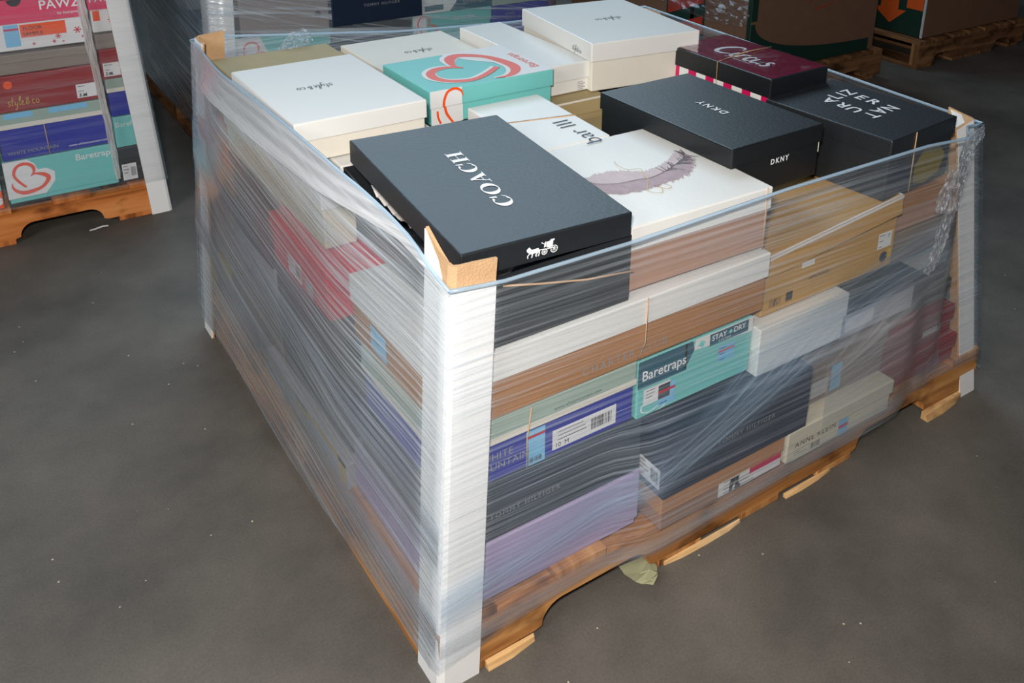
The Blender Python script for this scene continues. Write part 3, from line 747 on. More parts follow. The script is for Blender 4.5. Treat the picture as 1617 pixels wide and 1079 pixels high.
b = shoebox('white topped brown shoe box printed with a mauve feather', 0.312, 0.572, 0.014, 0.300, 0.508, 0.606, PINKTAN, WHITE, 0.034, yaw=-1.5)
FE = b
def feather(B):
    def T(x, y): return (x - 0.312, y - 0.014)
    sp = [(0.325, 0.190), (0.346, 0.163), (0.357, 0.148), (0.385, 0.136), (0.414, 0.133), (0.437, 0.129), (0.470, 0.137), (0.504, 0.151), (0.527, 0.163), (0.541, 0.178)]
    sp = [T(*p) for p in sp]
    C_ = smooth_pts([(x, y, 0) for x, y in sp], 12)
    rnd = random.Random(3); n = len(C_)
    UP = [(0.326, 0.192), (0.340, 0.188), (0.357, 0.178), (0.372, 0.182), (0.387, 0.181), (0.402, 0.178), (0.420, 0.170), (0.436, 0.157), (0.460, 0.156), (0.484, 0.162), (0.510, 0.175), (0.530, 0.188), (0.545, 0.190)]
    DN = [(0.325, 0.165), (0.332, 0.135), (0.349, 0.117), (0.362, 0.108), (0.378, 0.103), (0.396, 0.100), (0.412, 0.100), (0.432, 0.102), (0.452, 0.103), (0.472, 0.104), (0.496, 0.112), (0.520, 0.130), (0.545, 0.160)]
    def side(L_, key, spread):
        E_ = smooth_pts([(*T(*p), 0) for p in L_], 12); q = []; N_ = 150
        for i in range(N_):
            t = i / N_; c = C_[min(n - 1, int(t * (n - 1)))]; e = E_[min(len(E_) - 1, int((t + 0.03) * (len(E_) - 1)) if t < 0.96 else len(E_) - 1)]
            L2 = 1.0 + rnd.uniform(-0.10, 0.08) * (1 + 3 * spread * max(0, t - 0.6)); w_ = 0.0030
            e2 = (c[0] + (e[0] - c[0]) * L2, c[1] + (e[1] - c[1]) * L2); mx_ = ((c[0] + e2[0]) / 2 - 0.003, (c[1] + e2[1]) / 2)
            q.append(ribbon([(c[0], c[1], w_), (mx_[0], mx_[1], w_), (e2[0], e2[1], w_ * 0.45)]))
        return merge(q)
    put(B, 'top', side(UP, 1, 1.2), 0, 0, mat('pale_mauve_print', (192, 178, 181), 0.5, 0.3, 0.10, 0, nscale=(60, 60, 60)), 'printed_feather', 0, True, 0.0006)
    put(B, 'top', side(DN, 2, 2.0), 0, 0, mat('mauve_print', (166, 148, 155), 0.5, 0.3, 0.14, 0, nscale=(80, 80, 80)), 'printed_feather', 0, True, 0.0007)
    put(B, 'top', ribbon([(x, y, 0.0012) for x, y, _ in C_]), 0, 0, mat('plum_print', (96, 78, 92), 0.5, 0.3, 0.1, 0), 'feather_shaft', 0, True, 0.0017)
    dk = []
    for i in range(int(n * 0.66), n - 1, 1):
        c = C_[i]; a = rnd.choice((1, -1)) * rnd.uniform(0.6, 1.3) + 0.5; L_ = rnd.uniform(0.008, 0.024); dk.append(ribbon([(c[0], c[1], 0.0022), (c[0] + L_ * math.cos(a), c[1] + L_ * math.sin(a), 0.0008)]))
    put(B, 'top', merge(dk), 0, 0, mat('slate_print', (92, 88, 96), 0.5, 0.3, 0.1, 0), 'feather_tip', 0, True, 0.0015)
    g = [(0.425, 0.206), (0.420, 0.188), (0.424, 0.170), (0.441, 0.163), (0.437, 0.150), (0.430, 0.138), (0.428, 0.126), (0.420, 0.116), (0.405, 0.098), (0.405, 0.086), (0.416, 0.079), (0.425, 0.090), (0.422, 0.104), (0.430, 0.086), (0.441, 0.088), (0.438, 0.100)]
    put(B, 'top', ribbon(smooth_pts([(*T(x, y), 0.0011) for x, y in g], 6)), 0, 0, INKGOLD, 'gold_thread_print', 0, True, 0.0019)
feather(b)
tube('twine', [(0.118, -b.d / 2 - 0.0005, b.h + 0.001), (0.118, -b.d / 2 - 0.0015, 0.0)], 0.0009, TWINE, b.root)

b = shoebox('gold brown shoe box with pale edged lid sitting askew', 0.578, 0.905, 0.018, 0.212, 0.374, 0.468, GOLD, GOLD, 0.035, lid_off=(-0.003, -0.006, 0.027), lid_tilt=(-0.6, -6.7, -1.9), lid_dims=(0.312, 0.192))
for nm, q in (('front', quad(0, 0.030, b.lw, 0.0345)), ('top', merge([quad(0, 0, b.lw, 0.004), quad(b.lw - 0.004, 0, b.lw, b.ld)]))):
    put(b, nm, q, 0, 0, STICK, 'pale_edge', 0, True, 0.0006)
sticker(b, 'front', 0.275, 0.040, 0.036, 0.030, seed=30, lines=3, code=False); lettering(b, 'front', '7', 0.300, 0.058, 0.010, INKD, lift=0.0012)
panel(b, 'front', 0.085, 0.062, 0.115, 0.072, STICK, name='paper_sticker'); lettering(b, 'front', 'AEROSOLES', 0.105, 0.036, 0.009, INKD)
panel(b, 'front', 0.055, 0.012, 0.070, 0.028, INKD, name='printed_mark'); put(b, 'front', barcode(0.018, 0.012, 0.045, 0.026, 9, 4), 0, 0, INKD, 'small_print')
put(b, 'front', ring2(0.295, 0.022, 0.010, 0.0, 14), 0, 0, SLATE, 'printed_mark', lift=0.0006); put(b, 'front', ring2(0.306, 0.026, 0.010, 0.0, 14, -80, 100), 0, 0, YELLOW, 'printed_mark', lift=0.0005)

b = shoebox('brown shoe box under the black box with ring of letters at right', 0.912, 1.080, 0.030, 0.30, 0.424, 0.496, PINKTAN, BROWN, 0.03)
b = shoebox('grey brown shoe box low behind the gold box lid at right', 0.912, 1.085, 0.030, 0.30, 0.366, 0.422, GREY, None)

# supports hidden inside the pile
b = shoebox('plain kraft shoe box inside the pile under the black box with white initials', 0.600, 0.822, 0.220, 0.430, 0.440, 0.548, KRAFT, None)
b = shoebox('cream shoe box inside the pile below the striped box', 0.830, 1.010, 0.310, 0.540, 0.440, 0.543, CREAM, None)

b = shoebox('black shoe box with white four letter name on lid and end', 0.553, 0.761, 0.088, 0.410, 0.550, 0.640, BLACKM, BLACKM, 0.030, yaw=1.1)
lettering(b, 'top', 'DKNY', 0.114, 0.120, 0.021, INKW, rot=88, on_lid=True, bold=0.02, spacing=1.35)
lettering(b, 'front', 'DKNY', 0.086, 0.003, 0.017, INKW, on_lid=True, bold=0.03, spacing=1.25) if False else lettering(b, 'front', 'DKNY', 0.088, 0.044, 0.0125, INKW, bold=0.03, spacing=1.35)
panel(b, 'right', 0.000, 0.040, 0.006, 0.058, IVORY, name='frayed_corner')

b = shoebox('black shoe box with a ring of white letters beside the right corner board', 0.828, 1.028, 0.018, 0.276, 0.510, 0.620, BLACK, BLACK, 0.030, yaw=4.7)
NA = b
for ch, x, y, a in (('N', .969, .114, 180), ('A', .940, .114, 180), ('T', .911, .108, 180), ('U', .908, .143, 90), ('R', .909, .171, 90), ('A', .909, .199, 90), ('L', .936, .209, 0), ('I', .955, .211, 0), ('Z', .976, .212, 0), ('E', .973, .179, -90), ('R', .973, .151, -90)):
    c_, s_ = math.cos(math.radians(-4.7)), math.sin(math.radians(-4.7)); dx, dy = x - 0.928, y - 0.147
    lettering(b, 'top', ch, dx * c_ - dy * s_ + b.lw / 2, dx * s_ + dy * c_ + b.ld / 2, 0.036, INKW, rot=a - 4.7, on_lid=True, bold=0.016, center=True)
put(b, 'front', poly([(0.085, 0.012), (0.12, 0.004), (0.165, 0.014), (0.178, 0.045), (0.150, 0.070), (0.105, 0.068), (0.082, 0.044)]), 0, 0, OLIVEY, 'colour_blotch', lift=0.0006)  # mustard and navy blotches laid on the black front
put(b, 'front', poly([(0.02, 0.012), (0.06, 0.006), (0.085, 0.028), (0.070, 0.054), (0.035, 0.060), (0.012, 0.04)]), 0, 0, NAVY, 'colour_blotch', lift=0.0006)
tube('twine', [(-0.030, -b.d / 2 - 0.001, b.h), (-0.028, -b.d / 2 - 0.001, 0.0)], 0.0009, TWINE, b.root)

b = shoebox('maroon lidded shoe box with white script and magenta striped sides', 0.830, 0.988, 0.274, 0.544, 0.545, 0.652, WHITE, BLACKM, 0.036, yaw=1.5)
panel(b, 'top', 0.004, 0.004, b.lw - 0.004, b.ld - 0.004, MAROON, True, 'glossy_print', 0.0006)
v, f, wd = circus_script(); k = 0.140 / wd
put(b, 'top', ([Vector((p.x * k, p.y * 0.050, p.z)) for p in v], f), 0.046, 0.200, INKW, 'printed_script', -90, True, 0.0012)
lettering(b, 'top', 'BY SAM EDELMAN', 0.036, 0.155, 0.008, INKW, rot=-90, on_lid=True, lift=0.0012)
for i in range(6): panel(b, 'left', 0.004 + i * 0.048, 0, 0.026 + i * 0.048, b.h - 0.03, MAGENTA, name='printed_stripe')
for i in range(4): panel(b, 'front', 0.012 + i * 0.040, 0, 0.032 + i * 0.040, b.h - 0.03, MAGENTA, name='printed_stripe')
SHR = film_mat('shrink_film', base=0.0, streak=0.4, scale=(7, 16), facing=0.0, gloss=1.0, sparkle=0.25, swirl=0.5, thr=0.56, tint=(0.9, 0.93, 0.97), rough=0.12)
bm = bmesh.new(); uvl = bm.loops.layers.uv.new('UVMap'); bmesh.ops.create_grid(bm, x_segments=16, y_segments=26, size=0.5)
for v_ in bm.verts: v_.co = Vector((v_.co.x * (b.lw - 0.006), v_.co.y * (b.ld - 0.006), 0.0026 + 0.0007 * noise.noise(v_.co * 14)))
for f_ in bm.faces:
    for l_ in f_.loops: l_[uvl].uv = (l_.vert.co.x, l_.vert.co.y)
bm_obj('clear_wrap', bm, SHR, b.lid)
tube('twine', [(-b.w / 2 - 0.001, -0.0, -0.02 + 0.03), (-b.w / 2 - 0.001, 0.0, b.h), (0.0, 0.004, b.h + 0.006), (b.w / 2, 0.008, b.h + 0.003)], 0.0011, TWINE, b.root)

# centre and rear
b = shoebox('plain tan shoe box wedged under the teal lidded and white boxes', 0.400, 0.655, 0.525, 0.800, 0.455, 0.583, TAN, TAN, 0.03)
panel(b, 'front', 0.0, 0.026, b.w, 0.030, IVORY, True, 'pale_edge')
b = shoebox('tan shoe box behind the white box with navy lettering', 0.500, 0.655, 0.420, 0.518, 0.440, 0.545, TAN, None) 
b = shoebox('black shoe box partly open under the tallest white box', 0.720, 0.826, 0.440, 0.66, 0.470, 0.582, BLACKM, BLACKM, 0.03)
b = shoebox('white dented shoe box with navy lettering behind the feather box', 0.345, 0.490, 0.303, 0.520, 0.508, 0.612, WHITE, WHITE, 0.045, root_rot=(2.2, 0, 0))
vs, fs, wd = text_mesh('bar III', 0.046, -0.006)
put(b, 'top', (vs, fs), 0.120, -0.014, INKN, 'lettering', 90, True, 0.0009)
tube('rubber_band', [(-b.w / 2 - 0.001, 0.02, 0.02), (-b.w / 2 - 0.001, 0.02, b.h), (b.w / 2, -0.01, b.h + 0.001), (b.w / 2 + 0.001, -0.01, 0.03)], 0.0012, TWINE, b.root)
b = shoebox('plain ivory shoe box inside the pile under the navy lettered box', 0.345, 0.495, 0.303, 0.515, 0.402, 0.505, IVORY, None)

b = shoebox('teal and white shoe box with large coral heart on its lid', 0.284, 0.540, 0.537, 0.726, 0.585, 0.649, TEAL, TEAL, 0.031)
put(b, 'top', poly([(0.118, b.ld), (0.150, 0.13), (0.185, 0.09), (0.20, 0.04), (0.150, 0.0), (b.lw, 0), (b.lw, b.ld)]), 0, 0, STICK, 'printed_panel', 0, True, 0.0004)
hv = heart_ribbon(2.3); hv2 = heart_ribbon(1.5)
put(b, 'top', scale_vf(hv, 0.165, 0.165), 0.039, 0.012, STICK, 'heart_outline', 0, True, 0.0006)
put(b, 'top', scale_vf(hv2, 0.165, 0.165), 0.041, 0.009, CORAL, 'printed_heart', 0, True, 0.0009)
lettering(b, 'top', 'Baretraps', 0.244, 0.030, 0.026, CORAL, rot=90, on_lid=True)
panel(b, 'front', 0, 0, 0.062, 0.031, STICK, True, 'printed_panel'); panel(b, 'front', 0, 0, 0.062, 0.06, STICK, False, 'printed_panel')
put(b, 'front', ribbon(smooth_pts([(0.064, 0.014, .0016), (0.060, 0.024, .004), (0.048, 0.030, .005), (0.034, 0.026, .005), (0.027, 0.012, .005), (0.026, 0.0, .005)], 6)), 0, 0, ORANGE, 'printed_heart', 0, True, 0.0009)
put(b, 'front', ribbon(smooth_pts([(0.026, 0.034, .005), (0.030, 0.018, .005), (0.042, 0.0, .004)], 6)), 0, 0, ORANGE, 'printed_heart', 0, False, 0.0009)
put(b, 'front', ribbon(smooth_pts([(0.012, 0.026, .004), (0.013, 0.014, .004), (0.018, 0.002, .004)], 6)), 0, 0, ORANGE, 'printed_heart', 0, False, 0.0009)

b = shoebox('plain white shoe box between the coral heart box and the tallest white box', 0.543, 0.645, 0.560, 0.900, 0.585, 0.645, WHITE, WHITE, 0.033, yaw=0)
put(b, 'front', merge([quad(0.068, 0.004 + i * 0.0035, 0.068 + 0.018 * (0.7 + 0.3 * (i % 2)), 0.0052 + i * 0.0035) for i in range(5)]), 0, 0, INKG, 'small_print')
b = shoebox('tallest white shoe box at the rear, script logo on its lid', 0.649, 0.899, 0.528, 0.834, 0.585, 0.682, IVORY, WHITE, 0.036, yaw=-6.9)
v, f, wd = style_script(); k = 0.060 / wd
SSC = ([p * k for p in v], f)
put(b, 'top', SSC, 0.158, 0.165, INKGR, 'printed_script', 182, True, 0.0009)
v2 = ([p * 0.6 for p in SSC[0]], f); put(b, 'left', v2, b.ld - 0.075, 0.006, INKGR, 'printed_script', 0, True, 0.0009)
b = shoebox('flat white shoe box with script logo at the rear left of centre', 0.303, 0.538, 0.735, 0.975, 0.535, 0.622, IVORY, IVORY, 0.033, yaw=0)
put(b, 'top', SSC, 0.150, 0.128, INKGR, 'printed_script', 180, True, 0.0009)
b = shoebox('plain kraft box along the rear left edge behind the white lids', 0.055, 0.298, 0.860, 1.040, 0.500, 0.612, TAN, TAN, 0.05)
b = shoebox('large white lidded shoe box with script logo at front left', 0.018, 0.238, 0.457, 0.762, 0.602, 0.668, IVORY, WHITE, 0.030)
put(b, 'top', SSC, 0.122, 0.160, INKGR, 'printed_script', 180, True, 0.0009)
put(b, 'front', ([p * 0.5 for p in SSC[0]], f), 0.10, 0.010, INKG, 'printed_script', 0, False, 0.0009) 
b = shoebox('slim beige shoe box squeezed beside the black box, left side of the load', 0.014, 0.070, 0.355, 0.648, 0.505, 0.600, CREAM, WHITE, 0.03)
b = shoebox('white shoe box directly under the large white lid, behind the black box', 0.074, 0.268, 0.426, 0.650, 0.505, 0.600, IVORY, WHITE, 0.03)
lettering(b, 'front', 'style', 0.03, 0.07, 0.014, INKG, on_lid=False)
b = shoebox('beige shoe box at the far left beneath the large white lid', 0.020, 0.270, 0.655, 0.850, 0.495, 0.598, CREAM, CREAM, 0.05)
b = shoebox('bright red shoe box with white label on the left side of the load', 0.016, 0.215, 0.365, 0.620, 0.376, 0.462, BRED, BRED, 0.030)
sticker(b, 'left', 0.075, 0.008, 0.060, 0.034, seed=40); sticker(b, 'left', 0.150, 0.006, 0.034, 0.026, m=LGREY, seed=41, code=False)
b = shoebox('navy shoe box behind the red box on the left side', 0.022, 0.270, 0.625, 0.850, 0.380, 0.492, SLATE, NAVY, 0.03)
b = shoebox('kraft shoe box with orange end at the far left', 0.022, 0.260, 0.855, 1.060, 0.390, 0.498, KRAFT, BINO, 0.045)
b = shoebox('slim crimson shoe box between the red box and ivory box, left side', 0.030, 0.270, 0.300, 0.600, 0.466, 0.502, BRED, None)
b = shoebox('dark slate shoe box beneath the red box on the left side', 0.022, 0.300, 0.320, 0.640, 0.270, 0.374, SLATE, SLATE, 0.03)
b = shoebox('grey shoe box at left side, second from the far corner', 0.022, 0.300, 0.645, 0.860, 0.260, 0.376, LGREY, NAVY, 0.04)
b = shoebox('dark blue grey shoe box at the far left corner, mid height', 0.022, 0.300, 0.865, 1.055, 0.250, 0.386, GREY, SLATE, 0.04)
b = shoebox('black slate shoe box on the yellow edged box, left side', 0.022, 0.300, 0.330, 0.640, 0.152, 0.266, SLATE, NAVY, 0.035)
b = shoebox('grey brown shoe box low on the left side near the middle', 0.022, 0.300, 0.645, 0.860, 0.150, 0.256, GREY, GREY, 0.035)
b = shoebox('shoe box with mustard panel low at the far left corner', 0.022, 0.300, 0.865, 1.055, 0.102, 0.245, GREY, None)
panel(b, 'left', 0.04, 0.045, 0.13, 0.105, YELLOW)
b = shoebox('flat white shoe box with yellow borders at the bottom left side', 0.008, 0.300, 0.318, 0.700, 0.101, 0.148, LGREY, None)
for q in (quad(0, 0.040, b.d, 0.047), quad(b.d - 0.030, 0, b.d, 0.047), quad(0, 0, 0.012, 0.047), quad(0.16, 0.02, 0.22, 0.047)):
    put(b, 'left', q, 0, 0, YELLOW, 'yellow_border', lift=0.0006)
b = shoebox('grey shoe box on the deck at left, behind the yellow bordered box', 0.022, 0.300, 0.702, 0.860, 0.101, 0.148, GREY, None)

# ------------------------------------------------------------------ stretch wrap of the main load
FILM = film_mat('stretch_film', base=0.05, streak=0.52, scale=(0.40, 170), facing=0.08, swirl=-0.03, angs=(0.02, 0.05), tint=(0.72, 0.82, 0.92), gloss=0.6, sparkle=0.25)
FILML = film_mat('stretch_film_tight', base=0.16, streak=0.85, scale=(0.4, 130), facing=0.10, swirl=0.15, angs=(0.09, 0.17), tint=(0.80, 0.88, 0.95), gloss=1.0, sparkle=0.6, rough=0.2)
def wrap(label, corners, zb, ztops, bulge, seed=0, m=FILM, nz=16, ns=28, edge=True, env=None, m2=None):
    """corners: list of (B,T,name) corner lines in order; ztops: function(side, t) -> top height"""
    root = empty('stretch_wrap', (0, 0, 0), 0, label, 'stretch film', None)
    n = len(corners); bm = bmesh.new(); uvl = bm.loops.layers.uv.new('UVMap'); cols = []; s = 0.0
    tops = []
    for i in range(n):
        B0, T0 = [Vector(v) for v in corners[i]]; B1, T1 = [Vector(v) for v in corners[(i + 1) % n]]
        Ls = (B1 - B0).length
        for k in range(ns):
            t = k / ns
            col = []
            zt = ztops(i, t)
            for j in range(nz + 1):
                z = zb(i, t) + (zt - zb(i, t)) * j / nz
                def at(B, T): return B + (T - B) * ((z - B.z) / (T.z - B.z))
                p = at(B0, T0).lerp(at(B1, T1), t); p.z = z
                p = p + bulge(i, t, z, zt)
                if env: p = env(i, p, t, zt)
                p.x += 0.0012 * noise.noise(Vector((s * 14, z * 22, seed))); p.y += 0.0012 * noise.noise(Vector((s * 14, z * 22, seed + 9)))
                col.append((p, s + Ls * t, z))
            cols.append(col)
        s += Ls
    V = [[bm.verts.new(c[0]) for c in col] for col in cols]
    for i in range(len(cols)):
        j = (i + 1) % len(cols)
        for k in range(nz):
            f = bm.faces.new((V[i][k], V[j][k], V[j][k + 1], V[i][k + 1]))
            f.smooth = True
            u1 = cols[j][k][1] if j else s
            for l, (u, z) in zip(f.loops, ((cols[i][k][1], cols[i][k][2]), (u1, cols[j][k][2]), (u1, cols[j][k + 1][2]), (cols[i][k + 1][1], cols[i][k + 1][2]))):
                l[uvl].uv = (u + seed, z)
    me = bpy.data.meshes.new('film_sheet'); bm.to_mesh(me); bm.free()
    link('film_sheet', me, root, m)
    if m2:
        me.materials.append(m2)
        for p_ in me.polygons:
            if p_.index // nz >= 3 * ns: p_.material_index = 1
    if edge:
        pts = [c[-1][0] for c in cols]; pts.append(pts[0])
        tube('rolled_edge', pts, 0.0027, ROLL, root, 6)
    return root
ROLL = film_mat('rolled_film_edge', base=0.50, streak=0.2, tint=(0.62, 0.80, 0.94), gloss=1.0, rough=0.2)

def lerp_list(L, t):
    for (a, va), (b_, vb) in zip(L, L[1:]):
        if t <= b_: return va + (vb - va) * (t - a) / (b_ - a)
    return L[-1][1]
FC = [((-0.010, -0.010, 0), (0.024, -0.012, 0.65)), ((1.236, -0.010, 0), (1.134, 0.036, 0.60)), ((1.228, 1.088, 0), (1.176, 1.04, 0.60)), ((-0.020, 1.086, 0), (0.033, 1.084, 0.65))]
TOPS = [[(0, .617), (.06, .607), (.25, .603), (.5, .608), (.8, .604), (1, .584)], [(0, .584), (1, .585)], [(0, .585), (.35, .592), (.6, .606), (1, .652)], [(0, .645), (.26, .658), (.43, .665), (.57, .668), (.70, .668), (.80, .663), (.86, .655), (.92, .643), (.964, .623), (1, .617)]]
def bul(i, t, z, zt):
    if i == 0:
        return Vector((0, 0, 0))
    if i == 3:
        k_ = max(0.0, (z - (zt - 0.055)) / 0.055)
        side = math.sin(math.pi * min(1, max(0, t)))
        return Vector((0, 0, 0))
    return Vector((0, 0, 0))
def sm(a, b_, x):
    x = min(1.0, max(0.0, (x - a) / (b_ - a))); return x * x * (3 - 2 * x)
def env_main(i, p, t, zt):
    # the film lies against whatever sticks out furthest
    if i == 0:
        lim = -0.010 - 0.022 * sm(0.25, 0.35, p.x) * (1 - sm(0.905, 0.985, p.x)) * (1 - sm(0.285, 0.34, p.z)) + 0.10 * sm(1.03, 1.12, p.x)
        p.y = min(p.y, lim)
    if i == 3:
        k_ = sm(zt - 0.07, zt, p.z); mid = sm(0.0, 0.30, t) * (1 - sm(0.70, 1.0, t))
        lim = -0.010 + 0.018 * k_
        if p.x > lim: p.x += (lim - p.x) * mid
    return p
def zbm(i, t):
    return [0.045 + 0.04 * min(1, t * 4) + 0.004 * math.sin(t * 17), 0.05, 0.05, 0.030 + 0.01 * math.sin(t * 9)][i]
WR = wrap('clear stretch film wrapped round the main load and its corner boards', FC, zbm, lambda i, t: lerp_list(TOPS[i], t), bul, 0.0, nz=26, ns=44, env=env_main, m2=FILML)
# added second sheet along the left top; its reflected sheen is painted milky white
BANDM = film_mat('film_sheen', base=0.42, streak=0.85, tint=(0.95, 0.98, 1.0), gloss=1.8, rough=0.22, scale=(0.6, 150), sparkle=0.3, facing=0.2, swirl=-0.04)
LOW = [(-0.016, 0.610), (0.02, 0.616), (0.1, 0.638), (0.19, 0.640), (0.3, 0.634), (0.42, 0.629), (0.57, 0.622), (0.73, 0.618), (0.88, 0.612), (1.0, 0.60), (1.07, 0.60)]
bm = bmesh.new(); uvl = bm.loops.layers.uv.new('UVMap'); rows = []
for a in range(41):
    t = a / 40; y = 1.082 + (-0.012 - 1.082) * t; zt = lerp_list(TOPS[3], t) + 0.001; zl = min(zt - 0.004, lerp_list(LOW, y)); row = []
    for c in range(6):
        f = c / 5; z = zl + (zt - zl) * f; q = Vector((0.033 + (0.024 - 0.033) * t, y, z)); q.x -= 0.0
        q = env_main(3, q, t, zt); q.x -= 0.003 - 0.0028 * f + 0.012 * (1 - f) * sm(0.02, 0.2, t) * (1 - sm(0.8, 0.97, t))
        row.append((bm.verts.new(q), y, z))
    rows.append(row)
for a in range(40):
    for c in range(5):
        f = bm.faces.new((rows[a][c][0], rows[a + 1][c][0], rows[a + 1][c + 1][0], rows[a][c + 1][0])); f.smooth = True
        for l, q in zip(f.loops, (rows[a][c], rows[a + 1][c], rows[a + 1][c + 1], rows[a][c + 1])): l[uvl].uv = (q[1], q[2])
me = bpy.data.meshes.new('film_sheen_band'); bm.to_mesh(me); bm.free(); o = link('film_sheen_band', me, WR, BANDM); o['label'] = 'added band of film along the top edge, whitened to show its reflection'
# overlapping turns of film: they climb across the front and sink along the left side
def on_line(i, t, z):
    B0, T0 = [Vector(v) for v in FC[i]]; B1, T1 = [Vector(v) for v in FC[(i + 1) % 4]]
    a = B0 + (T0 - B0) * (z / T0.z); b_ = B1 + (T1 - B1) * (z / T1.z); q = a.lerp(b_, t); q.z = z
    return q
def turn(side, up, lo_, m, na=40, nb=8, off=0.002, seed=0.0, label=None):
    bm = bmesh.new(); uvl = bm.loops.layers.uv.new('UVMap'); rows = []
    for a in range(na + 1):
        f = a / na; s0 = up[0][0] + (up[-1][0] - up[0][0]) * f; row = []
        z1 = lerp_list(up, s0); z0 = lerp_list(lo_, s0)
        for c in range(nb + 1):
            g = c / nb; z = z0 + (z1 - z0) * g
            if side == 0:
                q = on_line(0, s0 / 1.246, z); q = env_main(0, q, 0.5, 9); q.y -= off
            else:
                q = on_line(3, s0 / 1.096, z); q = env_main(3, q, s0 / 1.096, 9); q.x -= off
            row.append((bm.verts.new(q), s0 + seed, (g - 0.5) * 0.14))
        rows.append(row)
    for a in range(na):
        for c in range(nb):
            f = bm.faces.new((rows[a][c][0], rows[a + 1][c][0], rows[a + 1][c + 1][0], rows[a][c + 1][0])); f.smooth = True
            for l, q in zip(f.loops, (rows[a][c], rows[a + 1][c], rows[a + 1][c + 1], rows[a][c + 1])): l[uvl].uv = (q[1], q[2])
    me = bpy.data.meshes.new('overlapping_turn'); bm.to_mesh(me); bm.free(); return link('overlapping_turn', me, WR, m)
TURN = film_mat('film_turn', fade=True, base=0.12, streak=0.60, scale=(0.8, 120), facing=0.04, swirl=0.03, angs=(0.0, 0.05), tint=(0.55, 0.74, 0.94), gloss=0.7, sparkle=0.3)
TURN2 = film_mat('film_turn_pale', fade=True, base=0.16, streak=0.35, scale=(0.8, 120), facing=0.04, swirl=0.03, angs=(0.0, 0.04), tint=(0.78, 0.80, 0.84), gloss=0.6, sparkle=0.3)
turn(0, [(0.0, 0.19), (0.30, 0.25), (0.54, 0.345), (0.80, 0.425), (1.08, 0.475)], [(0.0, 0.11), (0.34, 0.16), (0.66, 0.26), (0.90, 0.31), (1.08, 0.33)], TURN)
turn(0, [(0.0, 0.10), (0.45, 0.115), (0.80, 0.13), (1.10, 0.165)], [(0.0, 0.065), (0.45, 0.072), (0.80, 0.082), (1.10, 0.10)], TURN2, seed=3.0, off=0.001)
turn(0, [(0.72, 0.30), (0.90, 0.39), (1.10, 0.44)], [(0.72, 0.13), (0.90, 0.12), (1.10, 0.12)], TURN2, seed=5.0, off=0.003)
TL = film_mat('film_turn_left', fade=True, base=0.10, streak=0.8, scale=(0.7, 90), facing=0.06, swirl=-0.02, angs=(0.0, 0.03), tint=(0.80, 0.88, 0.96), gloss=1.2, sparkle=0.6, rough=0.18)
turn(3, [(0.0, 0.50), (0.40, 0.42), (0.80, 0.33), (1.09, 0.29)], [(0.0, 0.38), (0.40, 0.31), (0.80, 0.23), (1.09, 0.20)], TL, seed=1.0)
turn(3, [(0.0, 0.30), (0.40, 0.24), (0.80, 0.17), (1.09, 0.14)], [(0.0, 0.22), (0.40, 0.15), (0.80, 0.09), (1.09, 0.06)], TL, seed=4.0)
# gathered film tail running down beside the right corner board
CRIN = film_mat('crinkled_film', base=0.08, streak=1.3, thr=0.48, facing=0.05, tint=(0.85, 0.88, 0.92), gloss=1.0, rough=0.10, sparkle=1.0, scale=(14, 90))
def crinkle(parent, path, width, seed=0, amp=0.012, name='gathered_film', nrm=(0, -1, 0), m=None):
    bm = bmesh.new(); uvl = bm.loops.layers.uv.new('UVMap'); nw = 14; rows = []
    P = smooth_pts(path, 12)
    for i, p in enumerate(P):
        p = Vector(p); q = Vector(P[min(i + 1, len(P) - 1)]) - Vector(P[max(i - 1, 0)]); q.normalize()
        sd = q.cross(Vector(nrm)).normalized(); t = i / (len(P) - 1)
        wv = width * (0.45 + 0.75 * math.sin(math.pi * (0.12 + 0.8 * t))) ; row = []
        for k in range(nw + 1):
            a = k / nw - 0.5
            o = Vector((i * 0.31, k * 1.7, seed)); d = amp * (0.6 + noise.noise(o) + 0.6 * noise.noise(o * 2.1))
            row.append(bm.verts.new(p + sd * (a * wv + 0.004 * noise.noise(o * 1.3 + Vector((7, 0, 0)))) + Vector(nrm) * d))
        rows.append(row)
    for i in range(len(rows) - 1):
        for k in range(nw):
            f = bm.faces.new((rows[i][k], rows[i][k + 1], rows[i + 1][k + 1], rows[i + 1][k]))
            for l, (a, c) in zip(f.loops, ((i, k), (i, k + 1), (i + 1, k + 1), (i + 1, k))): l[uvl].uv = (a * 0.02, c * 0.01)
    me = bpy.data.meshes.new(name); bm.to_mesh(me); bm.free()
    return link(name, me, parent, m or CRIN)
crinkle(WR, [(1.060, -0.012, 0.600), (1.024, -0.014, 0.587), (1.010, -0.016, 0.549), (0.995, -0.018, 0.505), (0.982, -0.018, 0.448), (0.969, -0.018, 0.389), (0.950, -0.018, 0.357)], 0.036, 1, amp=0.003)
crinkle(WR, [(0.985, -0.016, 0.545), (0.965, -0.018, 0.51), (0.955, -0.018, 0.475)], 0.030, 5, amp=0.003)
crinkle(WR, [(0.27, 1.06, 0.632), (0.235, 1.055, 0.622), (0.20, 1.05, 0.60)], 0.035, 9)

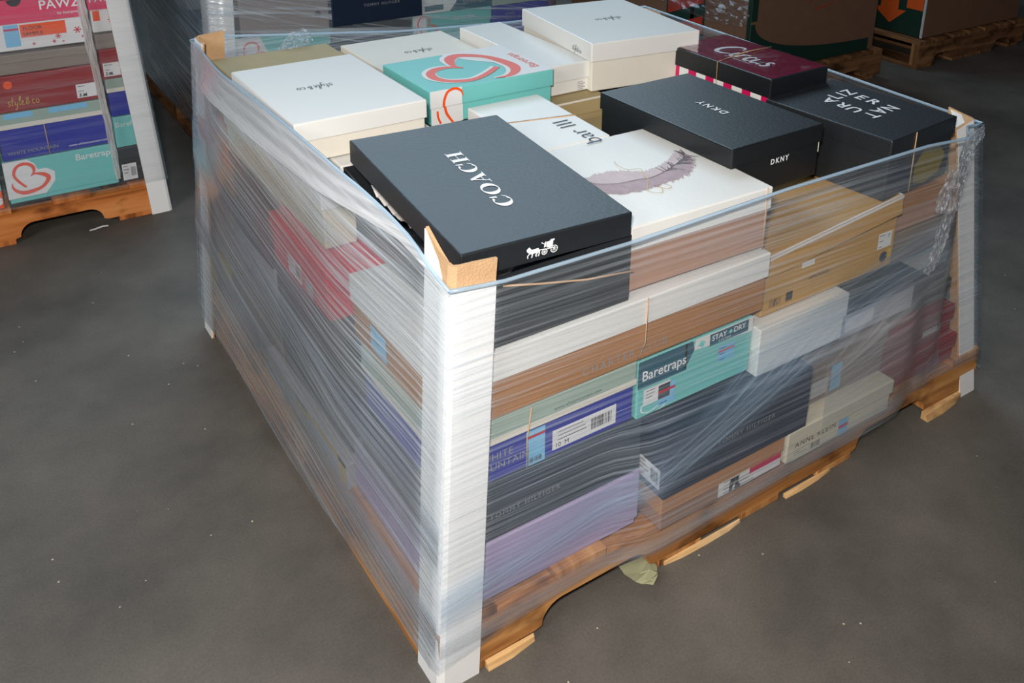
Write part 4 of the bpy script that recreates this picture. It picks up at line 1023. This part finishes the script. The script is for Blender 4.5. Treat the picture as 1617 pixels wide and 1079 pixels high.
# ------------------------------------------------------------------ left background load
PAL1 = pallet('orange wood pallet under the left background load', -1.130, 1.722, 1.200, 1.016, 0.100, WOODO)
corner_post('white corner board at the right end of the left background load', (0.080, 1.716, 0.0), (0.026, 1.716, 0.900), -1, 1, 0.054)
Y1 = 1.730
def bg(label, x0, x1, z0, z1, base, lid=None, lidh=0.03, y0=Y1, d=0.30, **k):
    return shoebox(label, x0, x1, y0, y0 + d, z0, z1, base, lid, lidh, **k)
b = bg('teal and white heart shoe box at the bottom of the left background load', -0.300, -0.038, 0.106, 0.220, TEAL, TEAL, 0.10)
put(b, 'front', poly([(0, 0), (0.085, 0), (0.110, 0.03), (0.112, 0.055), (0.095, 0.068), (0.075, 0.068), (0.070, 0.085), (0.055, 0.10), (0, 0.10)]), 0, 0, STICK, 'printed_panel', 0, True, 0.0005)
put(b, 'front', scale_vf(heart_ribbon(1.5), 0.080, 0.086), 0.014, 0.090, CORAL, 'printed_heart', -90, True, 0.0009)
lettering(b, 'front', 'Baretraps', 0.165, 0.072, 0.024, STICK, on_lid=True, bold=0.012)
b = bg('royal blue shoe box on the heart box in the left background load', -0.298, -0.044, 0.222, 0.345, BLUE, STRIPC, 0.040)
panel(b, 'front', 0, 0, b.w, 0.012, IVORY, True); panel(b, 'front', 0.02, 0.026, 0.085, 0.040, SKYB, True); panel(b, 'front', 0.12, 0.026, 0.21, 0.040, SKYB, True)
lettering(b, 'front', 'www.whitemountain.com', 0.150, 0.010, 0.009, INKW); lettering(b, 'front', 'WHITE MOUNTAIN', 0.012, 0.014, 0.013, INKG)
tube('twine', [(-0.02, -b.d / 2 - 0.001, 0.0), (-0.022, -b.d / 2 - 0.001, 0.083)], 0.0011, TWINE, b.root)
b = bg('dark red shoe box with orange dot in the left background load', -0.295, -0.050, 0.347, 0.440, RED, RED, 0.042)
put(b, 'front', ring2(0.040, 0.020, 0.010, 0.0, 16), 0, 0, ORANGE, 'round_sticker', 0, True, 0.0008)
put(b, 'front', ([p * 1.15 for p in SSC[0]], SSC[1]), 0.03, 0.014, INKGOLD, 'printed_script', 0, False, 0.0009)
sticker(b, 'front', 0.185, 0.010, 0.046, 0.036, seed=50, code=False); lettering(b, 'front', '7 M', 0.190, 0.013, 0.012, INKD, bold=0.02, lift=0.0013)
b = bg('brown shoe box beneath the white snowflake box, left background load', -0.290, -0.055, 0.442, 0.492, GREY, GREY, 0.02)
b = bg('white shoe box with red snowflakes and pink lid, left background load', -0.285, -0.060, 0.500, 0.625, STICK, PINK, 0.058)
def flake(B, u, v, r, m):
    put(B, 'front', merge([ribbon([(-math.cos(a) * r, -math.sin(a) * r, r * 0.3), (math.cos(a) * r, math.sin(a) * r, r * 0.3)]) for a in (0, 1.047, 2.094)]), u, v, m, 'printed_snowflake')
for (u, v, r) in ((0.20, 0.034, 0.009), (0.155, 0.024, 0.007), (0.145, 0.012, 0.005), (0.21, 0.016, 0.004), (0.10, 0.012, 0.004), (0.165, 0.010, 0.003)): flake(b, u, v, r, INKR)
panel(b, 'front', 0.075, 0.030, 0.175, 0.062, ORANGE, name='orange_sticker', lift=0.0008); lettering(b, 'front', 'FLOOR', 0.082, 0.048, 0.013, INKD, lift=0.0018); lettering(b, 'front', 'SAMPLE', 0.080, 0.034, 0.013, INKD, lift=0.0018)
panel(b, 'front', 0.040, 0.010, 0.072, 0.064, SKYB, name='paper_sticker', lift=0.0007); panel(b, 'front', 0.040, 0.050, 0.072, 0.055, INKR, name='printed_bar', lift=0.001)
lettering(b, 'front', '7.5', 0.006, 0.034, 0.020, INKD)
lettering(b, 'front', 'PAWZ', 0.128, 0.028, 0.032, INKW, on_lid=True, bold=0.01); lettering(b, 'front', 'by bearpaw', 0.165, 0.012, 0.010, INKW, on_lid=True)
put(b, 'front', ring2(0.075, 0.058, 0.016, 0.0, 14, 180, 360), 0, 0, INKD, 'finger_notch', 0, True, 0.0008)
b = bg('lavender shoe box near the top edge, left background load', -0.280, -0.064, 0.628, 0.710, LGREY, LAV, 0.03)
# second column beside the corner board
b = bg('black shoe box with white sticker beside the corner board, left background load', -0.034, 0.066, 0.106, 0.204, BLACK, None, d=0.26)
sticker(b, 'front', 0.004, 0.004, 0.036, 0.046, seed=60)
b = bg('narrow teal shoe box above the black one, left background load', -0.034, 0.062, 0.206, 0.290, TEAL, None, d=0.26); lettering(b, 'front', 'Barefoot', 0.004, 0.056, 0.020, STICK)
b = bg('narrow royal blue shoe box beside the corner board, left background load', -0.038, 0.058, 0.292, 0.395, BLUE, STRIPC, 0.036, d=0.26); panel(b, 'front', 0, 0, b.w, 0.011, IVORY, True)
b = bg('narrow dark red shoe box with white sticker, left background load', -0.042, 0.054, 0.397, 0.475, RED, None, d=0.26); sticker(b, 'front', 0.004, 0.006, 0.040, 0.036, seed=62, code=False); lettering(b, 'front', '7 M', 0.008, 0.010, 0.011, INKD, bold=0.02, lift=0.0013)
b = bg('narrow brown shoe box beside the corner board, left background load', -0.046, 0.050, 0.477, 0.515, GREY, None, d=0.26)
b = bg('narrow snowflake shoe box with pink lid, left background load', -0.050, 0.046, 0.520, 0.625, STICK, PINK, 0.046, d=0.26); lettering(b, 'front', 'PAWZ', 0.004, 0.020, 0.026, INKW, on_lid=True); panel(b, 'front', 0.004, 0.030, 0.020, 0.056, ORANGE, name='orange_sticker'); flake(b, 0.045, 0.030, 0.008, INKR)
# stack to the left, mostly outside the frame
b = bg('teal shoe box with orange base at the left picture edge', -0.560, -0.312, 0.150, 0.222, TEAL, None)
b = bg('orange shoe box lowest at the left picture edge', -0.560, -0.312, 0.102, 0.148, ORANGE, None); put(b, 'front', ring2(0.235, 0.02, 0.012, 0.0, 14), 0, 0, STICK, 'printed_mark')
b = bg('pale shoe box above the teal one at the left picture edge', -0.560, -0.310, 0.224, 0.330, IVORY, None)
FC1 = [((-1.13, 1.716, 0), (-1.13, 1.716, .8)), ((0.084, 1.708, 0), (0.032, 1.708, .8)), ((0.08, 2.74, 0), (0.03, 2.74, .8)), ((-1.13, 2.74, 0), (-1.13, 2.74, .8))]
FILM1 = film_mat('thin_stretch_film', base=0.05, streak=0.16, scale=(2.2, 50), facing=0.10, gloss=0.5, swirl=0.22)
W1 = wrap('clear stretch film round the left background load', FC1, lambda i, t: 0.10 + 0.0 * t, lambda i, t: 0.80, lambda i, t, z, zt: Vector((0, 0, 0)), 3.0, m=FILM1, nz=8, ns=12, edge=False)
crinkle(W1, [(-0.046, 1.702, 0.13), (-0.052, 1.702, 0.30), (-0.064, 1.702, 0.50), (-0.072, 1.702, 0.66), (-0.078, 1.702, 0.76)], 0.016, 12, amp=0.004, name='folded_film', m=film_mat('folded_film', base=0.6, streak=0.3, tint=(0.8, 0.78, 0.76), scale=(4, 20)))

# ------------------------------------------------------------------ centre background load
Y2 = 1.925
PAL2 = pallet('wooden pallet under the centre background load', 0.268, Y2 - 0.005, 1.219, 1.016, 0.100, WOODD)
corner_post('white corner board of the centre background load, behind the main load', (0.262, Y2 - 0.008, 0.0), (0.305, Y2 - 0.008, 0.90), 1, 1, 0.072)
b = bg('grey shoe box with dark finger hole in the centre background load', 0.375, 0.649, 0.398, 0.560, mat('warm_grey_card', (150, 140, 136), .5, .3), None, y0=Y2)
put(b, 'front', ring2(0.238, 0.046, 0.011, 0.0, 16), 0, 0, INKD, 'finger_hole')
b = bg('teal heart shoe box under the grey one, centre background load', 0.330, 0.649, 0.285, 0.396, TEAL, TEAL, 0.05, y0=Y2)
put(b, 'front', poly([(0, 0), (0.12, 0), (0.10, 0.05), (0, 0.05)]), 0, 0, STICK, 'printed_panel', 0, True); panel(b, 'front', 0, 0, 0.13, 0.06, STICK)
put(b, 'front', scale_vf(heart_ribbon(1.0), 0.085, 0.085), 0.04, 0.040, CORAL, 'printed_heart', -90, True, 0.0009)
b = bg('navy shoe box with small pale lettering, centre background load', 0.652, 0.960, 0.402, 0.520, NAVY, None, y0=Y2 - 0.02); lettering(b, 'front', 'TOMMY HILFIGER', 0.105, 0.052, 0.013, INKG, spacing=1.25)
b = bg('black shoe box beneath the navy one, centre background load', 0.652, 0.930, 0.285, 0.400, BLACK, BLACK, 0.03, y0=Y2)
b = bg('white and teal printed shoe box, centre background load', 0.963, 1.235, 0.398, 0.500, TEAL, None, y0=Y2)
put(b, 'front', poly([(0, 0), (0.11, 0.0), (0.135, 0.030), (0.14, 0.05), (0, 0.05)]), 0, 0, STICK, 'printed_panel'); put(b, 'front', poly([(0.11, 0), (b.w, 0), (b.w, 0.05), (0.14, 0.05), (0.135, 0.03)]), 0, 0, DTEAL, 'printed_panel'); panel(b, 'front', 0.016, 0.008, 0.085, 0.026, DTEAL, name='printed_badge', lift=0.0009)
lettering(b, 'front', 'Baretraps', 0.16, 0.018, 0.022, INKG, lift=0.0009)
b = bg('teal lidded shoe box with heart end, centre background load', 0.934, 1.235, 0.285, 0.396, TEAL, TEAL, 0.045, y0=Y2)
panel(b, 'front', 0, 0, 0.050, 0.045, STICK, True); panel(b, 'front', 0, 0, 0.050, 0.06, STICK); put(b, 'front', scale_vf(heart_ribbon(1.0), 0.08, 0.08), 0.012, 0.040, CORAL, 'printed_heart', -90, True, 0.0009); lettering(b, 'front', 'Baretraps', 0.15, 0.014, 0.022, STICK, on_lid=True)
b = bg('royal blue shoe box at the right of the centre background load', 1.240, 1.475, 0.285, 0.392, BLUE, None, y0=Y2); lettering(b, 'front', 'WHITE', 0.05, 0.07, 0.013, INKG); lettering(b, 'front', 'MOUNTAIN', 0.05, 0.055, 0.013, INKG)
b = bg('pale sage shoe box above the royal blue one, centre background load', 1.240, 1.475, 0.394, 0.480, STRIPC, None, y0=Y2)
for i, (zz, mm) in enumerate(((0.102, SLATE), (0.195, GREY))):
    for j, xx in enumerate((0.285, 0.60, 0.90, 1.19)):
        bg(['slate', 'grey brown'][i] + ' shoe box low in the centre background load, ' + ['first', 'second', 'third', 'fourth'][j] + ' from its corner board', xx, xx + 0.28, zz, zz + 0.088, mm, mm, 0.03, y0=Y2)
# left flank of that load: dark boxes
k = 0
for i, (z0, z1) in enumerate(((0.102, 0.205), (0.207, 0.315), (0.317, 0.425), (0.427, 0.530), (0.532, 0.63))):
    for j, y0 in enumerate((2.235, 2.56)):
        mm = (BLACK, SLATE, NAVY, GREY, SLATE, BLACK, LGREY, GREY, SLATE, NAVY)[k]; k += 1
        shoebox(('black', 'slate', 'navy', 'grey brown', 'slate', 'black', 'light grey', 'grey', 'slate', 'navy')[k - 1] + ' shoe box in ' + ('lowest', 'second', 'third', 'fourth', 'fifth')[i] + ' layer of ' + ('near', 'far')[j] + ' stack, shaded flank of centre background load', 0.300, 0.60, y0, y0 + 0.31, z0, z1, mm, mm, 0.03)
FC2 = [((0.255, Y2 - 0.015, 0), (0.298, Y2 - 0.015, .9)), ((1.495, Y2 - 0.015, 0), (1.495, Y2 - 0.015, .9)), ((1.495, 2.95, 0), (1.495, 2.95, .9)), ((0.255, 2.95, 0), (0.285, 2.95, .9))]
FILM2 = film_mat('highlight_streak_film', base=0.14, streak=1.9, scale=(1.2, 60), facing=0.12, gloss=1.6, rough=0.15, sparkle=0.9, swirl=0.35, angs=(0.12, 0.25), thr=0.50, tint=(0.78, 0.88, 0.96))  # bright highlights on this film are painted in as strong milky streaks
wrap('clear stretch film round the centre background load', FC2, lambda i, t: 0.09, lambda i, t: 0.66 + 0.0 * t, lambda i, t, z, zt: Vector((-0.008 * math.sin(math.pi * t), 0, 0)) if i == 3 else Vector((0, 0, 0)), 6.0, m=FILM2, nz=10, ns=16, edge=False)

# ------------------------------------------------------------------ large bins at right
def bin_box(label, x0, x1, y0, y1, z0, z1, m):
    t = empty('cardboard_bin', ((x0 + x1) / 2, (y0 + y1) / 2, z0), 0, label, 'cardboard bin')
    B = Box(); B.w = x1 - x0; B.d = y1 - y0; B.h = z1 - z0; B.over = 0; B.lid = None; B.root = t; B.lidh = 0
    B.base = tray('bin_wall', B.w, B.d, 0, B.h, True, m, t, t=0.012)
    return B
pallet('aged pallet under the brown bin behind the striped shoe box', 2.02, 1.47, 0.80, 1.016, 0.12, WOODD, group=None)
b = bin_box('brown cardboard bin with dark green curve, behind the striped shoe box', 2.060, 2.775, 1.49, 2.60, 0.125, 1.05, CORR)
P = [(0, 0.19)]
for i in range(17): P.append((0.02 + 0.30 * (1 - math.cos(math.pi / 2 * i / 16)) * 2.2, 0.05 + 0.14 * (1 - i / 16) ** 2))
put(b, 'front', merge([([Vector((P[i][0], P[i][1], 0)), Vector((P[i + 1][0], P[i + 1][1], 0)), Vector((P[i + 1][0], 0, 0)), Vector((P[i][0], 0, 0))], [(0, 1, 2, 3)]) for i in range(len(P) - 1) if P[i + 1][0] < b.w]), 0, 0, BIND, 'printed_curve', lift=0.0015)
panel(b, 'front', 0.0, 0.2, 0.03, 0.9, BIND)
put(b, 'front', ribbon(smooth_pts([(0.30, 0.24, 0.006), (0.36, 0.27, 0.006), (0.44, 0.25, 0.006), (0.50, 0.28, 0.006), (0.42, 0.22, 0.004), (0.33, 0.21, 0.004)], 6)), 0, 0, BINR, 'printed_script', lift=0.0015)
panel(b, 'left', b.d - 0.02, 0, b.d, 0.9, BIND); panel(b, 'left', b.d - 0.32, 0.0, b.d - 0.30, 0.9, BIND)
SB = mat('striped_print_ground', (20, 46, 40), .6, .3)
panel(b, 'left', b.d - 0.46, 0.0, b.d - 0.24, 0.9, BIND)
put(b, 'left', merge([poly([(b.d - 0.45, 0.02 + i * 0.12), (b.d - 0.25, 0.10 + i * 0.12), (b.d - 0.25, 0.17 + i * 0.12), (b.d - 0.45, 0.09 + i * 0.12)]) for i in range(7)]), 0, 0, BINR, 'printed_stripes', lift=0.0015)
put(b, 'left', merge([ribbon([(b.d - 0.36, 0.24, 0.06), (b.d - 0.36, 0.75, 0.06)])]), 0, 0, LGREY, 'printed_mark', lift=0.002)
BF = crinkle(b.root, [(-0.37, 0.75, 0.35), (-0.37, 0.40, 0.33), (-0.375, 0.0, 0.29), (-0.375, -0.35, 0.25), (-0.37, -0.56, 0.24)], 0.16, 21, amp=0.02, name='film_band', nrm=(-1, 0, 0), m=film_mat('film_band', base=0.0, streak=0.12, facing=0.02, gloss=1.0, sparkle=1.0, rough=0.12, scale=(6, 60)))

pallet('aged pallet under the bin with an orange arrow', 3.04, 1.45, 0.80, 1.016, 0.12, WOODD)
b = bin_box('dark bin with orange arrow panel on its side, far right', 3.080, 3.80, 1.472, 2.45, 0.125, 1.05, CORR)
panel(b, 'left', 0.02, 0.0, b.d, 0.9, BIND)
ax = b.d - 0.17
put(b, 'left', merge([poly([(ax - 0.095, 0.095), (ax, 0.034), (ax + 0.075, 0.10)]), quad(ax - 0.055, 0.095, ax + 0.035, 0.8), quad(ax + 0.075, 0.115, ax + 0.155, 0.8), poly([(ax - 0.16, 0.05), (ax - 0.10, 0.08), (ax - 0.16, 0.11)])]), 0, 0, BINO, 'printed_arrow', lift=0.0015)
panel(b, 'left', b.d - 0.012, 0, b.d, 0.9, LGREY, lift=0.002)
pallet('aged pallet under the brown bin at the right picture edge', 3.24, 0.98, 0.80, 0.50, 0.12, WOODD) if False else None
pallet('aged pallet at the right picture edge, nearest of the bin pallets', 3.95, 0.83, 0.80, 0.62, 0.12, WOODD)
b = bin_box('dark brown bin at the right picture edge', 3.93, 4.70, 0.85, 1.45, 0.125, 1.05, CORR)

# ------------------------------------------------------------------ floor litter
def leaf(name, label, cat, loc, pts, m, curl=0.012, rz=0.0):
    bm = bmesh.new(); vs = [bm.verts.new((x, y, 0.002 + curl * abs(noise.noise(Vector((x * 40, y * 40, 1)))))) for x, y in pts]
    f = bm.faces.new(vs); bmesh.ops.triangulate(bm, faces=[f]); bmesh.ops.subdivide_edges(bm, edges=bm.edges[:], cuts=2)
    for v in bm.verts: v.co.z = 0.002 + curl * (0.5 + noise.noise(Vector((v.co.x * 50, v.co.y * 50, 3))))
    o = bm_obj(name, bm, m, None); s = o.modifiers.new('t', 'SOLIDIFY'); s.thickness = 0.0012; o.location = loc; o.rotation_euler = (0, 0, rz)
    return tag(o, label, cat)
leaf('paper_scrap', 'olive scrap sticking out beneath the front notch of the main pallet', 'scrap', (0.352, 0.004, 0), [(-0.028, 0.02), (0.03, 0.02), (0.026, -0.008), (0.008, -0.03), (-0.004, -0.034), (-0.020, -0.012)], mat('olive_scrap', (150, 150, 118), .8, .2), 0.014)
leaf('paper_strip', 'small pale strip lying on the floor by the left background pallet', 'scrap', (-0.112, 1.700, 0), [(-0.024, -0.004), (0.024, 0.002), (0.023, 0.008), (-0.022, 0.003)], STICK, 0.003)

# groups for the counted kinds
for o in [o for o in COL.objects if o.parent is None and 'category' in o]:
    c = o['category']; x, y = o.location.x, o.location.y
    if c == 'shoe box': o['group'] = 'shoe boxes of the main load' if y < 1.3 else ('shoe boxes of the left background load' if x < 0.2 else 'shoe boxes of the centre background load')
    elif c == 'pallet': o['group'] = 'wooden pallets on the floor'
    elif c == 'corner protector': o['group'] = 'white corner boards'
    elif c == 'stretch film': o['group'] = 'stretch film wraps'
    elif c == 'cardboard bin': o['group'] = 'cardboard bins at the right'
